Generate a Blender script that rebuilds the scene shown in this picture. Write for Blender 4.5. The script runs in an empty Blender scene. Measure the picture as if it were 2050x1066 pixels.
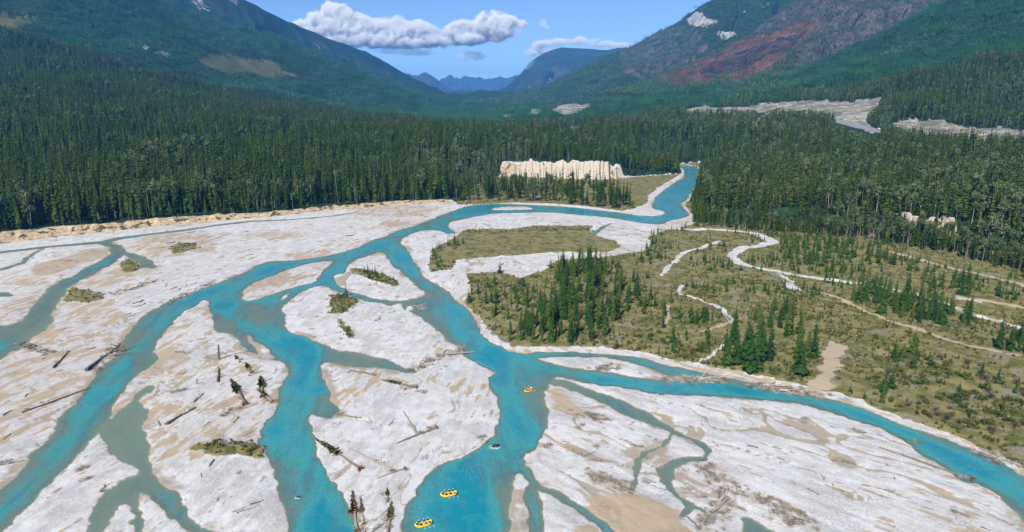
import bpy, bmesh, math, random
import numpy as np
from mathutils import Vector, Matrix, Euler

R_ = random.Random(7)
NR = np.random.RandomState(11)
scene = bpy.context.scene
COL = scene.collection

# ------------------------------------------------------------------ camera
F_PX, PW, PH = 1367.0, 2050.0, 1066.0          # focal length in photo pixels
CAM_H, PITCH = 110.0, math.radians(13.9)
CT, ST = math.cos(PITCH), math.sin(PITCH)
cam_d = bpy.data.cameras.new('camera')
cam_d.sensor_width = 36.0
cam_d.lens = 36.0 * F_PX / PW
cam_d.clip_start = 1.0
cam_d.clip_end = 200000.0
cam = bpy.data.objects.new('camera', cam_d)
COL.objects.link(cam)
cam.location = (0, 0, CAM_H)
cam.rotation_euler = (math.pi / 2 - PITCH, 0, 0)
scene.camera = cam

# ------------------------------------------------------------------ world, sun, exposure
SUN_EL, SUN_AZ = math.radians(45), math.radians(205)   # behind the camera, a little left
world = bpy.data.worlds.new('World')
scene.world = world
world.use_nodes = True
wn, wl = world.node_tree.nodes, world.node_tree.links
bg = wn['Background']
sky = wn.new('ShaderNodeTexSky')
sky.sky_type = 'NISHITA'
sky.sun_disc = False
sky.sun_elevation = SUN_EL
sky.sun_rotation = SUN_AZ
sky.altitude = 4500
sky.air_density = 1.0
sky.dust_density = 0.0
sky.ozone_density = 5.0
wl.new(sky.outputs[0], bg.inputs[0])
bg.inputs[1].default_value = 0.11

sd_ = bpy.data.lights.new('sun', 'SUN')
sd_.energy = 5.0
sd_.angle = math.radians(0.53)
sd_.color = (1.0, 0.955, 0.89)
sun = bpy.data.objects.new('sun', sd_)
COL.objects.link(sun)
to_sun = Vector((math.sin(SUN_AZ) * math.cos(SUN_EL), math.cos(SUN_AZ) * math.cos(SUN_EL), math.sin(SUN_EL)))
sun.rotation_euler = (-to_sun).to_track_quat('-Z', 'Y').to_euler()
sun.location = (0, 0, 400)

vs = scene.view_settings
vs.view_transform = 'Standard'
vs.look = 'None'
vs.exposure = 0.42
vs.gamma = 1.0
vs.use_curve_mapping = False
scene.render.engine = 'CYCLES'
cy = scene.cycles
cy.use_denoising = True
cy.use_adaptive_sampling = True
cy.adaptive_threshold = 0.02
cy.max_bounces = 6
cy.diffuse_bounces = 2
cy.glossy_bounces = 2
cy.transmission_bounces = 2
cy.transparent_max_bounces = 20
cy.volume_bounces = 4
cy.caustics_reflective = False
cy.caustics_refractive = False

# ------------------------------------------------------------------ helpers: geometry of the place
def ray(px, py):
    xc, yc = (px - PW / 2) / F_PX, -(py - PH / 2) / F_PX
    return xc, CT + yc * ST, -ST + yc * CT

def G(px, py, z=0.0):
    """point of the level z seen at a photo pixel, as ground coordinates"""
    dx, dy, dz = ray(px, py)
    t = (z - CAM_H) / dz
    return (dx * t, dy * t)

def PY(px, py, Y):
    """point at forward distance Y seen at a photo pixel"""
    dx, dy, dz = ray(px, py)
    t = Y / dy
    return (dx * t, Y, CAM_H + dz * t)

def proj(x, y, z):
    """photo pixel of world points (numpy)"""
    zz = z - CAM_H
    fwd = y * CT - zz * ST
    up = y * ST + zz * CT
    fwd = np.maximum(fwd, 1e-3)
    return PW / 2 + F_PX * x / fwd, PH / 2 - F_PX * up / fwd

def gpoly(pts, z=0.0):
    return np.array([G(p[0], p[1], z) for p in pts])

def vnoise(x, y, seed=0):
    """lattice gradient-free value noise in [-1, 1]"""
    xi, yi = np.floor(x).astype(np.int64), np.floor(y).astype(np.int64)
    fx, fy = x - xi, y - yi
    fx = fx * fx * fx * (fx * (fx * 6 - 15) + 10)
    fy = fy * fy * fy * (fy * (fy * 6 - 15) + 10)
    def h(a, b):
        n = (a * 374761393 + b * 668265263 + seed * 1442695041) & 0xFFFFFFFF
        n = ((n ^ (n >> 13)) * 1274126177) & 0xFFFFFFFF
        return ((n ^ (n >> 16)) & 0xFFFF) / 32767.5 - 1.0
    a, b, c, d = h(xi, yi), h(xi + 1, yi), h(xi, yi + 1), h(xi + 1, yi + 1)
    return (a * (1 - fx) + b * fx) * (1 - fy) + (c * (1 - fx) + d * fx) * fy

def fbm(x, y, seed=0, octv=4, gain=0.5, lac=2.03):
    s, a, tot = 0.0, 1.0, 0.0
    for i in range(octv):
        s = s + a * vnoise(x, y, seed + 17 * i)
        tot += a
        a *= gain
        x, y = x * lac + 3.1, y * lac + 7.7
    return s / tot

def sstep(a, b, x):
    t = np.clip((x - a) / (b - a), 0, 1)
    return t * t * (3 - 2 * t)

BIG = 1e4
def poly_sd(P, poly, margin=60.0):
    """signed distance to a closed polygon (negative inside); BIG beyond the margin"""
    out = np.full(len(P), BIG)
    lo, hi = poly.min(0) - margin, poly.max(0) + margin
    idx = np.where((P[:, 0] > lo[0]) & (P[:, 0] < hi[0]) & (P[:, 1] > lo[1]) & (P[:, 1] < hi[1]))[0]
    if not len(idx):
        return out
    x, y = P[idx, 0], P[idx, 1]
    d2 = np.full(len(idx), BIG * BIG)
    ins = np.zeros(len(idx), bool)
    n = len(poly)
    for i in range(n):
        ax, ay = poly[i]
        bx, by = poly[(i + 1) % n]
        ex, ey = bx - ax, by - ay
        L = ex * ex + ey * ey + 1e-12
        wx, wy = x - ax, y - ay
        t = np.clip((wx * ex + wy * ey) / L, 0, 1)
        dx, dy = wx - t * ex, wy - t * ey
        d2 = np.minimum(d2, dx * dx + dy * dy)
        if ay != by:
            c = (ay > y) != (by > y)
            ins ^= c & (x < ex * (y - ay) / (by - ay) + ax)
    d = np.sqrt(d2)
    out[idx] = np.where(ins, -d, d)
    return out

def ribbon_sd(P, pts, margin=60.0):
    """signed distance to a polyline band; pts are (x, y, half width) on the ground"""
    pts = np.array(pts, float)
    out = np.full(len(P), BIG)
    lo, hi = pts[:, :2].min(0) - margin, pts[:, :2].max(0) + margin
    idx = np.where((P[:, 0] > lo[0]) & (P[:, 0] < hi[0]) & (P[:, 1] > lo[1]) & (P[:, 1] < hi[1]))[0]
    if not len(idx):
        return out
    x, y = P[idx, 0], P[idx, 1]
    best = np.full(len(idx), BIG)
    for (ax, ay, aw), (bx, by, bw) in zip(pts[:-1], pts[1:]):
        ex, ey = bx - ax, by - ay
        L = ex * ex + ey * ey + 1e-12
        wx, wy = x - ax, y - ay
        t = np.clip((wx * ex + wy * ey) / L, 0, 1)
        best = np.minimum(best, np.hypot(wx - t * ex, wy - t * ey) - (aw + (bw - aw) * t))
    out[idx] = best
    return out

def rib(pts):
    return [(*G(p[0], p[1]), p[2] * 0.5) for p in pts]

def smooth_poly(P, n=2):
    """corner cutting so traced banks run smoothly"""
    for _ in range(n):
        Q = np.roll(P, -1, 0)
        P = np.stack([P * .75 + Q * .25, P * .25 + Q * .75], 1).reshape(-1, 2)
    return P

def inside_px(X, Y, poly):
    poly = np.array(poly, float)
    ins = np.zeros(X.shape, bool)
    n = len(poly)
    for i in range(n):
        ax, ay = poly[i]
        bx, by = poly[(i + 1) % n]
        if ay != by:
            c = (ay > Y) != (by > Y)
            ins ^= c & (X < (bx - ax) * (Y - ay) / (by - ay) + ax)
    return ins

# ------------------------------------------------------------------ helpers: objects
def new_mesh(name, V, Fc, smooth=False):
    me = bpy.data.meshes.new(name)
    V = np.asarray(V, np.float32)
    if isinstance(Fc, np.ndarray) and Fc.ndim == 2:
        k = Fc.shape[1]
        me.vertices.add(len(V)); me.vertices.foreach_set('co', V.ravel())
        me.loops.add(Fc.size); me.loops.foreach_set('vertex_index', Fc.astype(np.int32).ravel())
        me.polygons.add(len(Fc)); me.polygons.foreach_set('loop_start', np.arange(0, Fc.size, k, dtype=np.int32))
        me.update(calc_edges=True)
    else:
        me.from_pydata(V.tolist(), [], Fc)
        me.update()
    if smooth:
        me.polygons.foreach_set('use_smooth', np.ones(len(me.polygons), bool))
    return me

def add_attr(me, name, arr):
    a = me.attributes.new(name, 'FLOAT', 'POINT')
    a.data.foreach_set('value', np.asarray(arr, np.float32))

def link(name, data, parent=None, label=None, cat=None, group=None, kind=None, mat=None):
    o = bpy.data.objects.new(name, data)
    COL.objects.link(o)
    if parent is not None:
        o.parent = parent
    if mat is not None and data is not None:
        data.materials.clear(); data.materials.append(mat)
    if label: o['label'] = label
    if cat: o['category'] = cat
    if group: o['group'] = group
    if kind: o['kind'] = kind
    return o

class NT:
    """small node-tree writer"""
    def __init__(self, name):
        self.m = bpy.data.materials.new(name)
        self.m.use_nodes = True
        self.t = self.m.node_tree
        self.t.nodes.clear()
        self.out = self.t.nodes.new('ShaderNodeOutputMaterial')
        self.pos = None
    def n(self, typ, **kw):
        nd = self.t.nodes.new(typ)
        for k, v in kw.items():
            setattr(nd, k, v)
        return nd
    def l(self, a, b):
        self.t.links.new(a, b)
    def setin(self, sock, v):
        if isinstance(v, bpy.types.NodeSocket):
            self.l(v, sock)
        elif isinstance(v, (tuple, list)) and len(v) == 3 and sock.type == 'RGBA':
            sock.default_value = (*v, 1)
        else:
            sock.default_value = v
    def P(self):
        if self.pos is None:
            self.pos = self.n('ShaderNodeNewGeometry').outputs['Position']
        return self.pos
    def noise(self, scale, detail=3, rough=0.55, vec=None, dist=0.0):
        nd = self.n('ShaderNodeTexNoise')
        self.setin(nd.inputs['Vector'], vec if vec is not None else self.P())
        nd.inputs['Scale'].default_value = scale
        nd.inputs['Detail'].default_value = detail
        nd.inputs['Roughness'].default_value = rough
        nd.inputs['Distortion'].default_value = dist
        return nd.outputs['Fac']
    def voro(self, scale, out='Distance', vec=None):
        nd = self.n('ShaderNodeTexVoronoi')
        self.setin(nd.inputs['Vector'], vec if vec is not None else self.P())
        nd.inputs['Scale'].default_value = scale
        return nd.outputs[out]
    def attr(self, name):
        return self.n('ShaderNodeAttribute', attribute_name=name).outputs['Fac']
    def math(self, op, a, b=None, c=None, clamp=False):
        nd = self.n('ShaderNodeMath', operation=op)
        nd.use_clamp = clamp
        self.setin(nd.inputs[0], a)
        if b is not None: self.setin(nd.inputs[1], b)
        if c is not None: self.setin(nd.inputs[2], c)
        return nd.outputs[0]
    def ramp(self, v, a, b, smooth=True):
        """0 at a, 1 at b"""
        nd = self.n('ShaderNodeMapRange')
        nd.interpolation_type = 'SMOOTHSTEP' if smooth else 'LINEAR'
        self.setin(nd.inputs['Value'], v)
        nd.inputs['From Min'].default_value = a
        nd.inputs['From Max'].default_value = b
        return nd.outputs['Result']
    def mix(self, f, a, b):
        nd = self.n('ShaderNodeMix', data_type='RGBA')
        self.setin(nd.inputs[0], f)
        self.setin(nd.inputs[6], a)
        self.setin(nd.inputs[7], b)
        return nd.outputs[2]
    def scalevec(self, s, vec=None, rot=0.0):
        nd = self.n('ShaderNodeMapping')
        self.setin(nd.inputs['Vector'], vec if vec is not None else self.P())
        nd.inputs['Scale'].default_value = s
        nd.inputs['Rotation'].default_value = (0, 0, rot)
        return nd.outputs[0]
    def streak(self, ang, long, short):
        """coordinates stretched along a ground direction"""
        nd = self.n('ShaderNodeMapping', vector_type='TEXTURE')
        self.l(self.P(), nd.inputs['Vector'])
        nd.inputs['Scale'].default_value = (long, short, 4.0)
        nd.inputs['Rotation'].default_value = (0, 0, ang)
        return nd.outputs[0]
    def bump(self, h, strength=0.5, dist=0.1):
        nd = self.n('ShaderNodeBump')
        self.setin(nd.inputs['Height'], h)
        nd.inputs['Strength'].default_value = strength
        nd.inputs['Distance'].default_value = dist
        return nd.outputs[0]
    def bsdf(self, color, rough=0.8, normal=None, spec=0.3, **kw):
        nd = self.n('ShaderNodeBsdfPrincipled')
        self.setin(nd.inputs['Base Color'], color)
        self.setin(nd.inputs['Roughness'], rough)
        nd.inputs['Specular IOR Level'].default_value = spec
        if normal is not None: self.l(normal, nd.inputs['Normal'])
        for k, v in kw.items():
            self.setin(nd.inputs[k.replace('_', ' ')], v)
        return nd.outputs[0]
    def done(self, surf):
        self.l(surf, self.out.inputs['Surface'])
        return self.m

# ================================================================== MATERIALS
def mat_simple(name, color, rough=0.6, spec=0.3, var=0.25, scale=6.0):
    t = NT(name)
    oc = t.n('ShaderNodeTexCoord').outputs['Object']
    n = t.noise(scale, 3, 0.6, vec=oc)
    dark = tuple(c * (1 - var) for c in color)
    lite = tuple(min(1, c * (1 + var)) for c in color)
    return t.done(t.bsdf(t.mix(n, dark, lite), rough, spec=spec))

def mat_foliage(name, dark, mid, light, rough=0.75, patch=None):
    """leaf colour varies from plant to plant and from clump to clump"""
    t = NT(name)
    rnd = t.n('ShaderNodeObjectInfo').outputs['Random']
    c = t.mix(t.ramp(rnd, 0.0, 0.55, False), dark, mid)
    c = t.mix(t.ramp(rnd, 0.6, 1.0, False), c, light)
    if patch is not None:      # stands of another age or species
        c = t.mix(t.math('MULTIPLY', t.ramp(t.noise(0.011, 4, 0.65), 0.46, 0.62), 0.7), c, patch)
        c = t.mix(t.math('MULTIPLY', t.ramp(t.noise(0.05, 2, 0.6), 0.42, 0.30), 0.6), c, dark)
    oc = t.n('ShaderNodeTexCoord').outputs['Object']
    cl = t.noise(24.0, 2, 0.7, vec=oc)
    c2 = t.mix(t.ramp(cl, 0.50, 0.66), c, light)
    c2 = t.mix(t.ramp(cl, 0.48, 0.34), c2, dark)
    mixn = t.n('ShaderNodeMix', data_type='RGBA'); mixn.inputs[0].default_value = 0.75
    t.l(c, mixn.inputs[6]); t.l(c2, mixn.inputs[7])
    d = t.bsdf(mixn.outputs[2], 1.0, spec=0.0)
    tr = t.n('ShaderNodeBsdfTranslucent'); t.l(mixn.outputs[2], tr.inputs[0])
    ms = t.n('ShaderNodeMixShader'); ms.inputs[0].default_value = 0.18
    t.l(d, ms.inputs[1]); t.l(tr.outputs[0], ms.inputs[2])
    return t.done(ms.outputs[0])

M = {}
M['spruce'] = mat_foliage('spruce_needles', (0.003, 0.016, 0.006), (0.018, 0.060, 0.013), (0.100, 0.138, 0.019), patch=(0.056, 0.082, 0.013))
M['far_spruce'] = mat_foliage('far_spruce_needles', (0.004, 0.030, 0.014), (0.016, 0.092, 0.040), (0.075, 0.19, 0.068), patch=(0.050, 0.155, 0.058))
M['burnt'] = mat_foliage('burnt_needles', (0.035, 0.024, 0.022), (0.15, 0.060, 0.034), (0.22, 0.105, 0.06))
M['dead_grey'] = mat_foliage('dead_grey_needles', (0.05, 0.055, 0.045), (0.11, 0.095, 0.088), (0.19, 0.165, 0.155))
M['island_spruce'] = mat_foliage('island_spruce_needles', (0.014, 0.050, 0.018), (0.034, 0.082, 0.018), (0.085, 0.122, 0.024))
M['aspen'] = mat_foliage('aspen_leaves', (0.055, 0.105, 0.044), (0.105, 0.155, 0.066), (0.18, 0.215, 0.10))
M['shrub'] = mat_foliage('shrub_leaves', (0.058, 0.074, 0.018), (0.12, 0.122, 0.034), (0.21, 0.185, 0.066))
M['green_shrub'] = mat_foliage('green_shrub_leaves', (0.035, 0.068, 0.014), (0.062, 0.10, 0.022), (0.11, 0.145, 0.034))
M['grey_shrub'] = mat_foliage('grey_twigs', (0.07, 0.065, 0.06), (0.12, 0.11, 0.10), (0.19, 0.175, 0.15))
M['brown_needles'] = mat_foliage('brown_needles', (0.09, 0.052, 0.018), (0.15, 0.085, 0.026), (0.21, 0.13, 0.05))
M['olive_needles'] = mat_foliage('olive_needles', (0.06, 0.070, 0.020), (0.10, 0.105, 0.030), (0.16, 0.14, 0.05))
M['trunk'] = mat_simple('grey_bark', (0.11, 0.09, 0.072), 0.9)
M['dark_trunk'] = mat_simple('dark_bark', (0.045, 0.038, 0.030), 0.9)
M['pale_trunk'] = mat_simple('pale_bark', (0.27, 0.25, 0.215), 0.85)
M['log_grey'] = mat_simple('weathered_wood', (0.30, 0.26, 0.21), 0.9, var=0.4)
M['log_brown'] = mat_simple('brown_wood', (0.19, 0.14, 0.10), 0.9, var=0.4)
M['log_dark'] = mat_simple('dark_wood', (0.095, 0.084, 0.076), 0.9, var=0.4)
M['log_red'] = mat_simple('reddish_root_wood', (0.17, 0.085, 0.05), 0.9, var=0.4)
M['log_pale'] = mat_simple('bleached_wood', (0.50, 0.46, 0.40), 0.85, var=0.3)
M['raft'] = mat_simple('yellow_rubber', (0.86, 0.52, 0.015), 0.4, 0.5, var=0.06)
M['raft_floor'] = mat_simple('grey_rubber', (0.14, 0.14, 0.15), 0.6)
M['helmet'] = mat_simple('white_plastic', (0.82, 0.82, 0.84), 0.3, 0.5, var=0.03)
M['skin'] = mat_simple('skin', (0.52, 0.31, 0.21), 0.6, var=0.05)
M['navy'] = mat_simple('navy_cloth', (0.02, 0.025, 0.09), 0.8)
M['black'] = mat_simple('black_neoprene', (0.015, 0.016, 0.02), 0.6)
M['red_vest'] = mat_simple('red_vest_cloth', (0.50, 0.05, 0.04), 0.7)
M['pink_vest'] = mat_simple('pale_vest_cloth', (0.66, 0.42, 0.42), 0.7)
M['blue_vest'] = mat_simple('blue_vest_cloth', (0.05, 0.07, 0.32), 0.7)
M['white_cloth'] = mat_simple('white_cloth', (0.75, 0.75, 0.78), 0.7)
M['asphalt'] = mat_simple('asphalt', (0.20, 0.205, 0.215), 0.9, var=0.15, scale=0.4)
M['paint'] = mat_simple('road_paint', (0.75, 0.75, 0.72), 0.7, var=0.05)
M['truck_white'] = mat_simple('truck_white', (0.78, 0.78, 0.80), 0.35, 0.5, var=0.05)
M['truck_blue'] = mat_simple('truck_blue', (0.03, 0.06, 0.16), 0.35, 0.5, var=0.05)
M['glass'] = mat_simple('dark_glass', (0.02, 0.025, 0.03), 0.1, 0.6)
M['rock'] = mat_simple('dark_rock', (0.035, 0.033, 0.032), 0.6, var=0.4)

def mat_foam():
    t = NT('foam')
    d = t.bsdf((0.80, 0.85, 0.88), 0.7)
    tp = t.n('ShaderNodeBsdfTransparent')
    a = t.ramp(t.math('ADD', t.attr('froth'), t.math('MULTIPLY_ADD', t.noise(2.6, 5, 0.75), 1.6, -0.8)), 0.42, 0.62)
    m2 = t.n('ShaderNodeMixShader')
    t.l(a, m2.inputs[0]); t.l(tp.outputs[0], m2.inputs[1]); t.l(d, m2.inputs[2])
    return t.done(m2.outputs[0])

def mat_ground():
    t = NT('valley_ground')
    sep = t.n('ShaderNodeSeparateXYZ'); t.l(t.P(), sep.inputs[0])
    z = sep.outputs['Z']
    n_big = t.noise(0.03, 4, 0.6)
    n_mid = t.noise(0.22, 4, 0.62)
    n_fin = t.noise(1.5, 4, 0.7)
    n_peb = t.noise(3.6, 3, 0.75)
    # gravel
    n_str = t.mix(t.ramp(sep.outputs['X'], -10, 25), t.noise(1.0, 4, 0.65, vec=t.streak(-1.75, 16, 3.5)), t.noise(1.0, 4, 0.65, vec=t.streak(-0.74, 26, 3.2)))
    n_pat = t.noise(0.055, 5, 0.68, dist=0.6)
    tone = t.math('ADD', t.math('MULTIPLY', n_pat, 0.52), t.math('MULTIPLY', n_str, 0.48))
    g = t.mix(t.ramp(tone, 0.40, 0.56), (0.385, 0.375, 0.365), (0.575, 0.57, 0.565))
    g = t.mix(t.math('MULTIPLY', t.ramp(n_mid, 0.46, 0.64), 0.55), g, (0.46, 0.415, 0.345))
    g = t.mix(t.math('MULTIPLY', t.ramp(n_peb, 0.47, 0.64), 0.5), g, (0.27, 0.265, 0.265))
    g = t.mix(t.math('MULTIPLY', t.ramp(n_fin, 0.48, 0.66), 0.45), g, (0.70, 0.70, 0.70))
    # damp silt threads of old channels
    dp = t.ramp(t.math('ADD', t.attr('damp'), t.math('MULTIPLY_ADD', n_mid, 1.0, -0.5)), 0.40, 0.75)
    g = t.mix(t.math('MULTIPLY', dp, 0.85), g, t.mix(n_pat, (0.22, 0.185, 0.14), (0.39, 0.31, 0.21)))
    # brown drift lines of bark and twigs
    dr = t.math('MULTIPLY', t.ramp(n_str, 0.56, 0.64), t.ramp(n_mid, 0.50, 0.58))
    g = t.mix(t.math('MULTIPLY', dr, 0.75), g, (0.15, 0.115, 0.08))
    # sand and silt
    s_in = t.math('ADD', t.attr('sand'), t.math('MULTIPLY_ADD', n_str, 1.5, t.math('MULTIPLY_ADD', n_pat, 1.5, -1.55)))
    s_f = t.ramp(s_in, 0.44, 0.60)
    s_c = t.mix(n_fin, (0.30, 0.225, 0.145), (0.44, 0.345, 0.235))
    s_c = t.mix(t.ramp(n_big, 0.55, 0.7), s_c, (0.33, 0.28, 0.215))
    c = t.mix(t.math('MULTIPLY', s_f, 0.92), g, s_c)
    # vegetated ground
    v = t.mix(t.ramp(n_mid, 0.38, 0.62), (0.125, 0.122, 0.038), (0.24, 0.205, 0.085))
    v = t.mix(t.ramp(t.noise(0.07, 3, 0.6), 0.54, 0.66), v, (0.225, 0.20, 0.145))
    v = t.mix(t.ramp(t.noise(0.11, 3, 0.6, vec=t.scalevec((1, 1, 1), rot=0.7)), 0.54, 0.62), v, (0.095, 0.108, 0.027))
    v = t.mix(t.math('MULTIPLY', t.ramp(n_fin, 0.5, 0.68), 0.8), v, (0.055, 0.058, 0.022))
    v = t.mix(t.math('MULTIPLY', t.ramp(n_peb, 0.58, 0.72), 0.5), v, (0.27, 0.24, 0.18))
    vf = t.ramp(t.math('ADD', t.attr('veg'), t.math('MULTIPLY_ADD', n_mid, 1.5, -0.75)), 0.42, 0.58)
    c = t.mix(vf, c, v)
    # tan tracks
    b_c = t.mix(n_fin, (0.33, 0.25, 0.17), (0.46, 0.37, 0.275))
    c = t.mix(t.ramp(t.math('ADD', t.attr('bare'), t.math('MULTIPLY_ADD', n_mid, 1.5, -0.75)), 0.42, 0.62), c, b_c)
    # eroded bank
    bk = t.mix(t.ramp(t.noise(0.4, 5, 0.75), 0.3, 0.65), (0.24, 0.165, 0.095), (0.54, 0.42, 0.28))
    bk = t.mix(t.ramp(t.noise(0.16, 3, 0.6), 0.54, 0.62), bk, (0.065, 0.07, 0.028))
    c = t.mix(t.ramp(t.math('ADD', t.attr('bank'), t.math('MULTIPLY_ADD', n_mid, 0.5, -0.25)), 0.4, 0.6), c, bk)
    # forest floor and far canopy
    fo = t.mix(t.noise(0.02, 5, 0.7), (0.008, 0.040, 0.019), (0.034, 0.095, 0.040))
    fo = t.mix(t.ramp(t.voro(0.14), 0.1, 0.9), fo, (0.008, 0.016, 0.008))
    c = t.mix(t.ramp(t.math('ADD', t.attr('forest'), t.math('MULTIPLY_ADD', n_mid, 0.4, -0.2)), 0.4, 0.6), c, fo)
    cl = t.mix(t.noise(0.02, 4, 0.6), (0.030, 0.060, 0.022), (0.135, 0.115, 0.055))
    c = t.mix(t.ramp(t.math('ADD', t.attr('clear'), t.math('MULTIPLY_ADD', t.noise(0.012, 6, 0.7), 3.0, -1.6)), 0.35, 0.65), c, cl)
    # road cut scars
    sc = t.mix(t.ramp(t.noise(0.06, 5, 0.75, vec=t.scalevec((1.6, 0.5, 3))), 0.32, 0.66), (0.10, 0.085, 0.065), (0.44, 0.40, 0.33))
    sc = t.mix(t.ramp(t.noise(0.018, 3, 0.6), 0.54, 0.62), sc, (0.25, 0.32, 0.28))
    sc = t.mix(t.ramp(t.noise(0.03, 5, 0.7, vec=t.scalevec((1, 1, 2.5))), 0.46, 0.58), sc, (0.135, 0.13, 0.10))
    c = t.mix(t.ramp(t.math('ADD', t.attr('scar'), t.math('MULTIPLY_ADD', t.noise(0.06, 4, 0.6), 0.5, -0.25)), 0.4, 0.6), c, sc)
    # wet margin and river bed
    w = t.math('ADD', z, t.math('MULTIPLY_ADD', n_mid, 0.22, -0.11))
    bed = t.mix(t.ramp(n_peb, 0.4, 0.65), (0.40, 0.345, 0.255), (0.26, 0.23, 0.18))
    c = t.mix(t.ramp(w, 0.11, 0.03), c, bed)
    h = t.math('ADD', t.math('MULTIPLY', n_peb, 0.5), t.math('MULTIPLY', n_mid, 1.2))
    nb = t.bump(h, 0.55, 0.35)
    return t.done(t.bsdf(c, 0.9, nb, spec=0.15))

def mat_water():
    """silty glacial melt water: opaque turquoise where deep, the bed shows through where shallow"""
    t = NT('river_water')
    d = t.attr('depth')
    n = t.noise(0.035, 4, 0.6, vec=t.scalevec((1, 0.35, 1), rot=-0.2))
    n2 = t.noise(0.25, 3, 0.6)
    dd = t.math('MULTIPLY', d, t.math('MULTIPLY_ADD', n, 1.1, 0.45))
    c = t.mix(t.ramp(dd, 0.05, 0.60), (0.19, 0.250, 0.215), (0.060, 0.300, 0.290))
    c = t.mix(t.ramp(dd, 0.45, 1.9), c, (0.006, 0.205, 0.262))
    flow = t.noise(1.0, 4, 0.7, vec=t.streak(-1.4, 22, 5))
    c = t.mix(t.math('MULTIPLY', t.ramp(flow, 0.46, 0.64), 0.55), c, (0.055, 0.165, 0.205))
    c = t.mix(t.math('MULTIPLY', t.ramp(n2, 0.48, 0.68), 0.30), c, (0.05, 0.32, 0.33))
    rp = t.noise(1.1, 3, 0.75, vec=t.scalevec((1.0, 0.6, 1)))
    c = t.mix(t.math('MULTIPLY', t.ramp(rp, 0.50, 0.68), 0.40), c, (0.010, 0.13, 0.175))  # light and dark of ripple sparkle put into the water colour by noise
    rf = t.math('MULTIPLY', t.ramp(t.noise(0.05, 3, 0.6), 0.52, 0.66), t.ramp(t.noise(1.7, 3, 0.8, vec=t.streak(-1.4, 2.2, 0.9)), 0.54, 0.70))
    c = t.mix(t.math('MULTIPLY', rf, 0.55), c, (0.36, 0.52, 0.53))
    al = t.math('SUBTRACT', 1.0, t.math('POWER', 2.718, t.math('MULTIPLY', dd, -3.0)))
    al = t.math('MAXIMUM', al, 0.06)
    wv = t.noise(0.9, 4, 0.7, vec=t.scalevec((1.0, 0.55, 1)))
    nb = t.bump(wv, 0.6, 0.4)
    dif = t.bsdf(c, 0.16, nb, spec=0.35)
    tp = t.n('ShaderNodeBsdfTransparent'); tp.inputs[0].default_value = (0.66, 0.82, 0.84, 1)
    ms = t.n('ShaderNodeMixShader')
    t.l(al, ms.inputs[0]); t.l(tp.outputs[0], ms.inputs[1]); t.l(dif, ms.inputs[2])
    return t.done(ms.outputs[0])

def mat_cliff():
    t = NT('silt_cliff')
    fl = t.scalevec((1, 1, 0.08))
    n = t.noise(0.55, 4, 0.65, vec=fl)
    n2 = t.noise(0.16, 4, 0.6)
    c = t.mix(n, (0.36, 0.30, 0.225), (0.60, 0.535, 0.44))
    c = t.mix(t.ramp(n2, 0.60, 0.70), c, (0.22, 0.185, 0.12))
    return t.done(t.bsdf(c, 0.95, t.bump(n, 0.7, 1.2), spec=0.1))

def mat_mountain(name, lo, hi, tint, canopy=0.12, bump=14.0):
    """forested slope with rock, burn and meadow where the attributes say so"""
    t = NT(name)
    n1 = t.noise(0.0022, 5, 0.62)
    n2 = t.noise(0.012, 5, 0.68)
    n3 = t.noise(canopy, 3, 0.7)
    c = t.mix(t.ramp(n2, 0.3, 0.7), lo, hi)
    c = t.mix(t.ramp(n1, 0.5, 0.66), c, tint)
    c = t.mix(t.math('MULTIPLY', t.ramp(n3, 0.42, 0.66), 0.75), c, tuple(x * 0.35 for x in lo))
    bu = t.attr('burn')
    bsel = t.noise(0.011, 6, 0.75, vec=t.scalevec((1, 1, 1.6), rot=0.5), dist=0.5)
    bc = t.mix(t.ramp(bsel, 0.40, 0.50), (0.058, 0.052, 0.046), (0.185, 0.084, 0.055))
    bc = t.mix(t.ramp(bsel, 0.56, 0.64), bc, (0.070, 0.078, 0.046))
    bc = t.mix(t.math('MULTIPLY', t.ramp(n3, 0.50, 0.66), 0.6), bc, (0.20, 0.17, 0.16))
    c = t.mix(t.ramp(t.math('ADD', bu, t.math('MULTIPLY_ADD', n2, 1.6, -0.8)), 0.35, 0.65), c, bc)
    ch = t.ramp(t.math('ADD', t.attr('char'), t.math('MULTIPLY_ADD', bsel, 5.0, -2.75)), 0.35, 0.65)
    c = t.mix(ch, c, t.mix(n3, (0.016, 0.016, 0.022), (0.045, 0.036, 0.040)))
    gr = t.attr('greyed')
    gc = t.mix(t.ramp(n3, 0.4, 0.62), (0.045, 0.056, 0.042), (0.165, 0.135, 0.13))
    gc = t.mix(t.ramp(t.noise(0.008, 5, 0.7), 0.52, 0.60), gc, (0.045, 0.072, 0.036))
    c = t.mix(t.ramp(t.math('ADD', gr, t.math('MULTIPLY_ADD', n2, 1.8, -0.9)), 0.35, 0.65), c, gc)
    rk = t.attr('rock')
    rc = t.mix(t.ramp(t.noise(0.03, 6, 0.75, vec=t.scalevec((1, 1, 0.5))), 0.34, 0.62), (0.09, 0.088, 0.085), (0.50, 0.485, 0.46))
    c = t.mix(t.ramp(t.math('ADD', rk, t.math('MULTIPLY_ADD', t.noise(0.02, 6, 0.75), 2.4, -1.3)), 0.42, 0.58), c, rc)
    h = t.math('ADD', t.math('MULTIPLY', n3, 0.5), t.math('MULTIPLY', n2, 1.5))
    return t.done(t.bsdf(c, 0.95, t.bump(h, 0.8, bump), spec=0.05))

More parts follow.
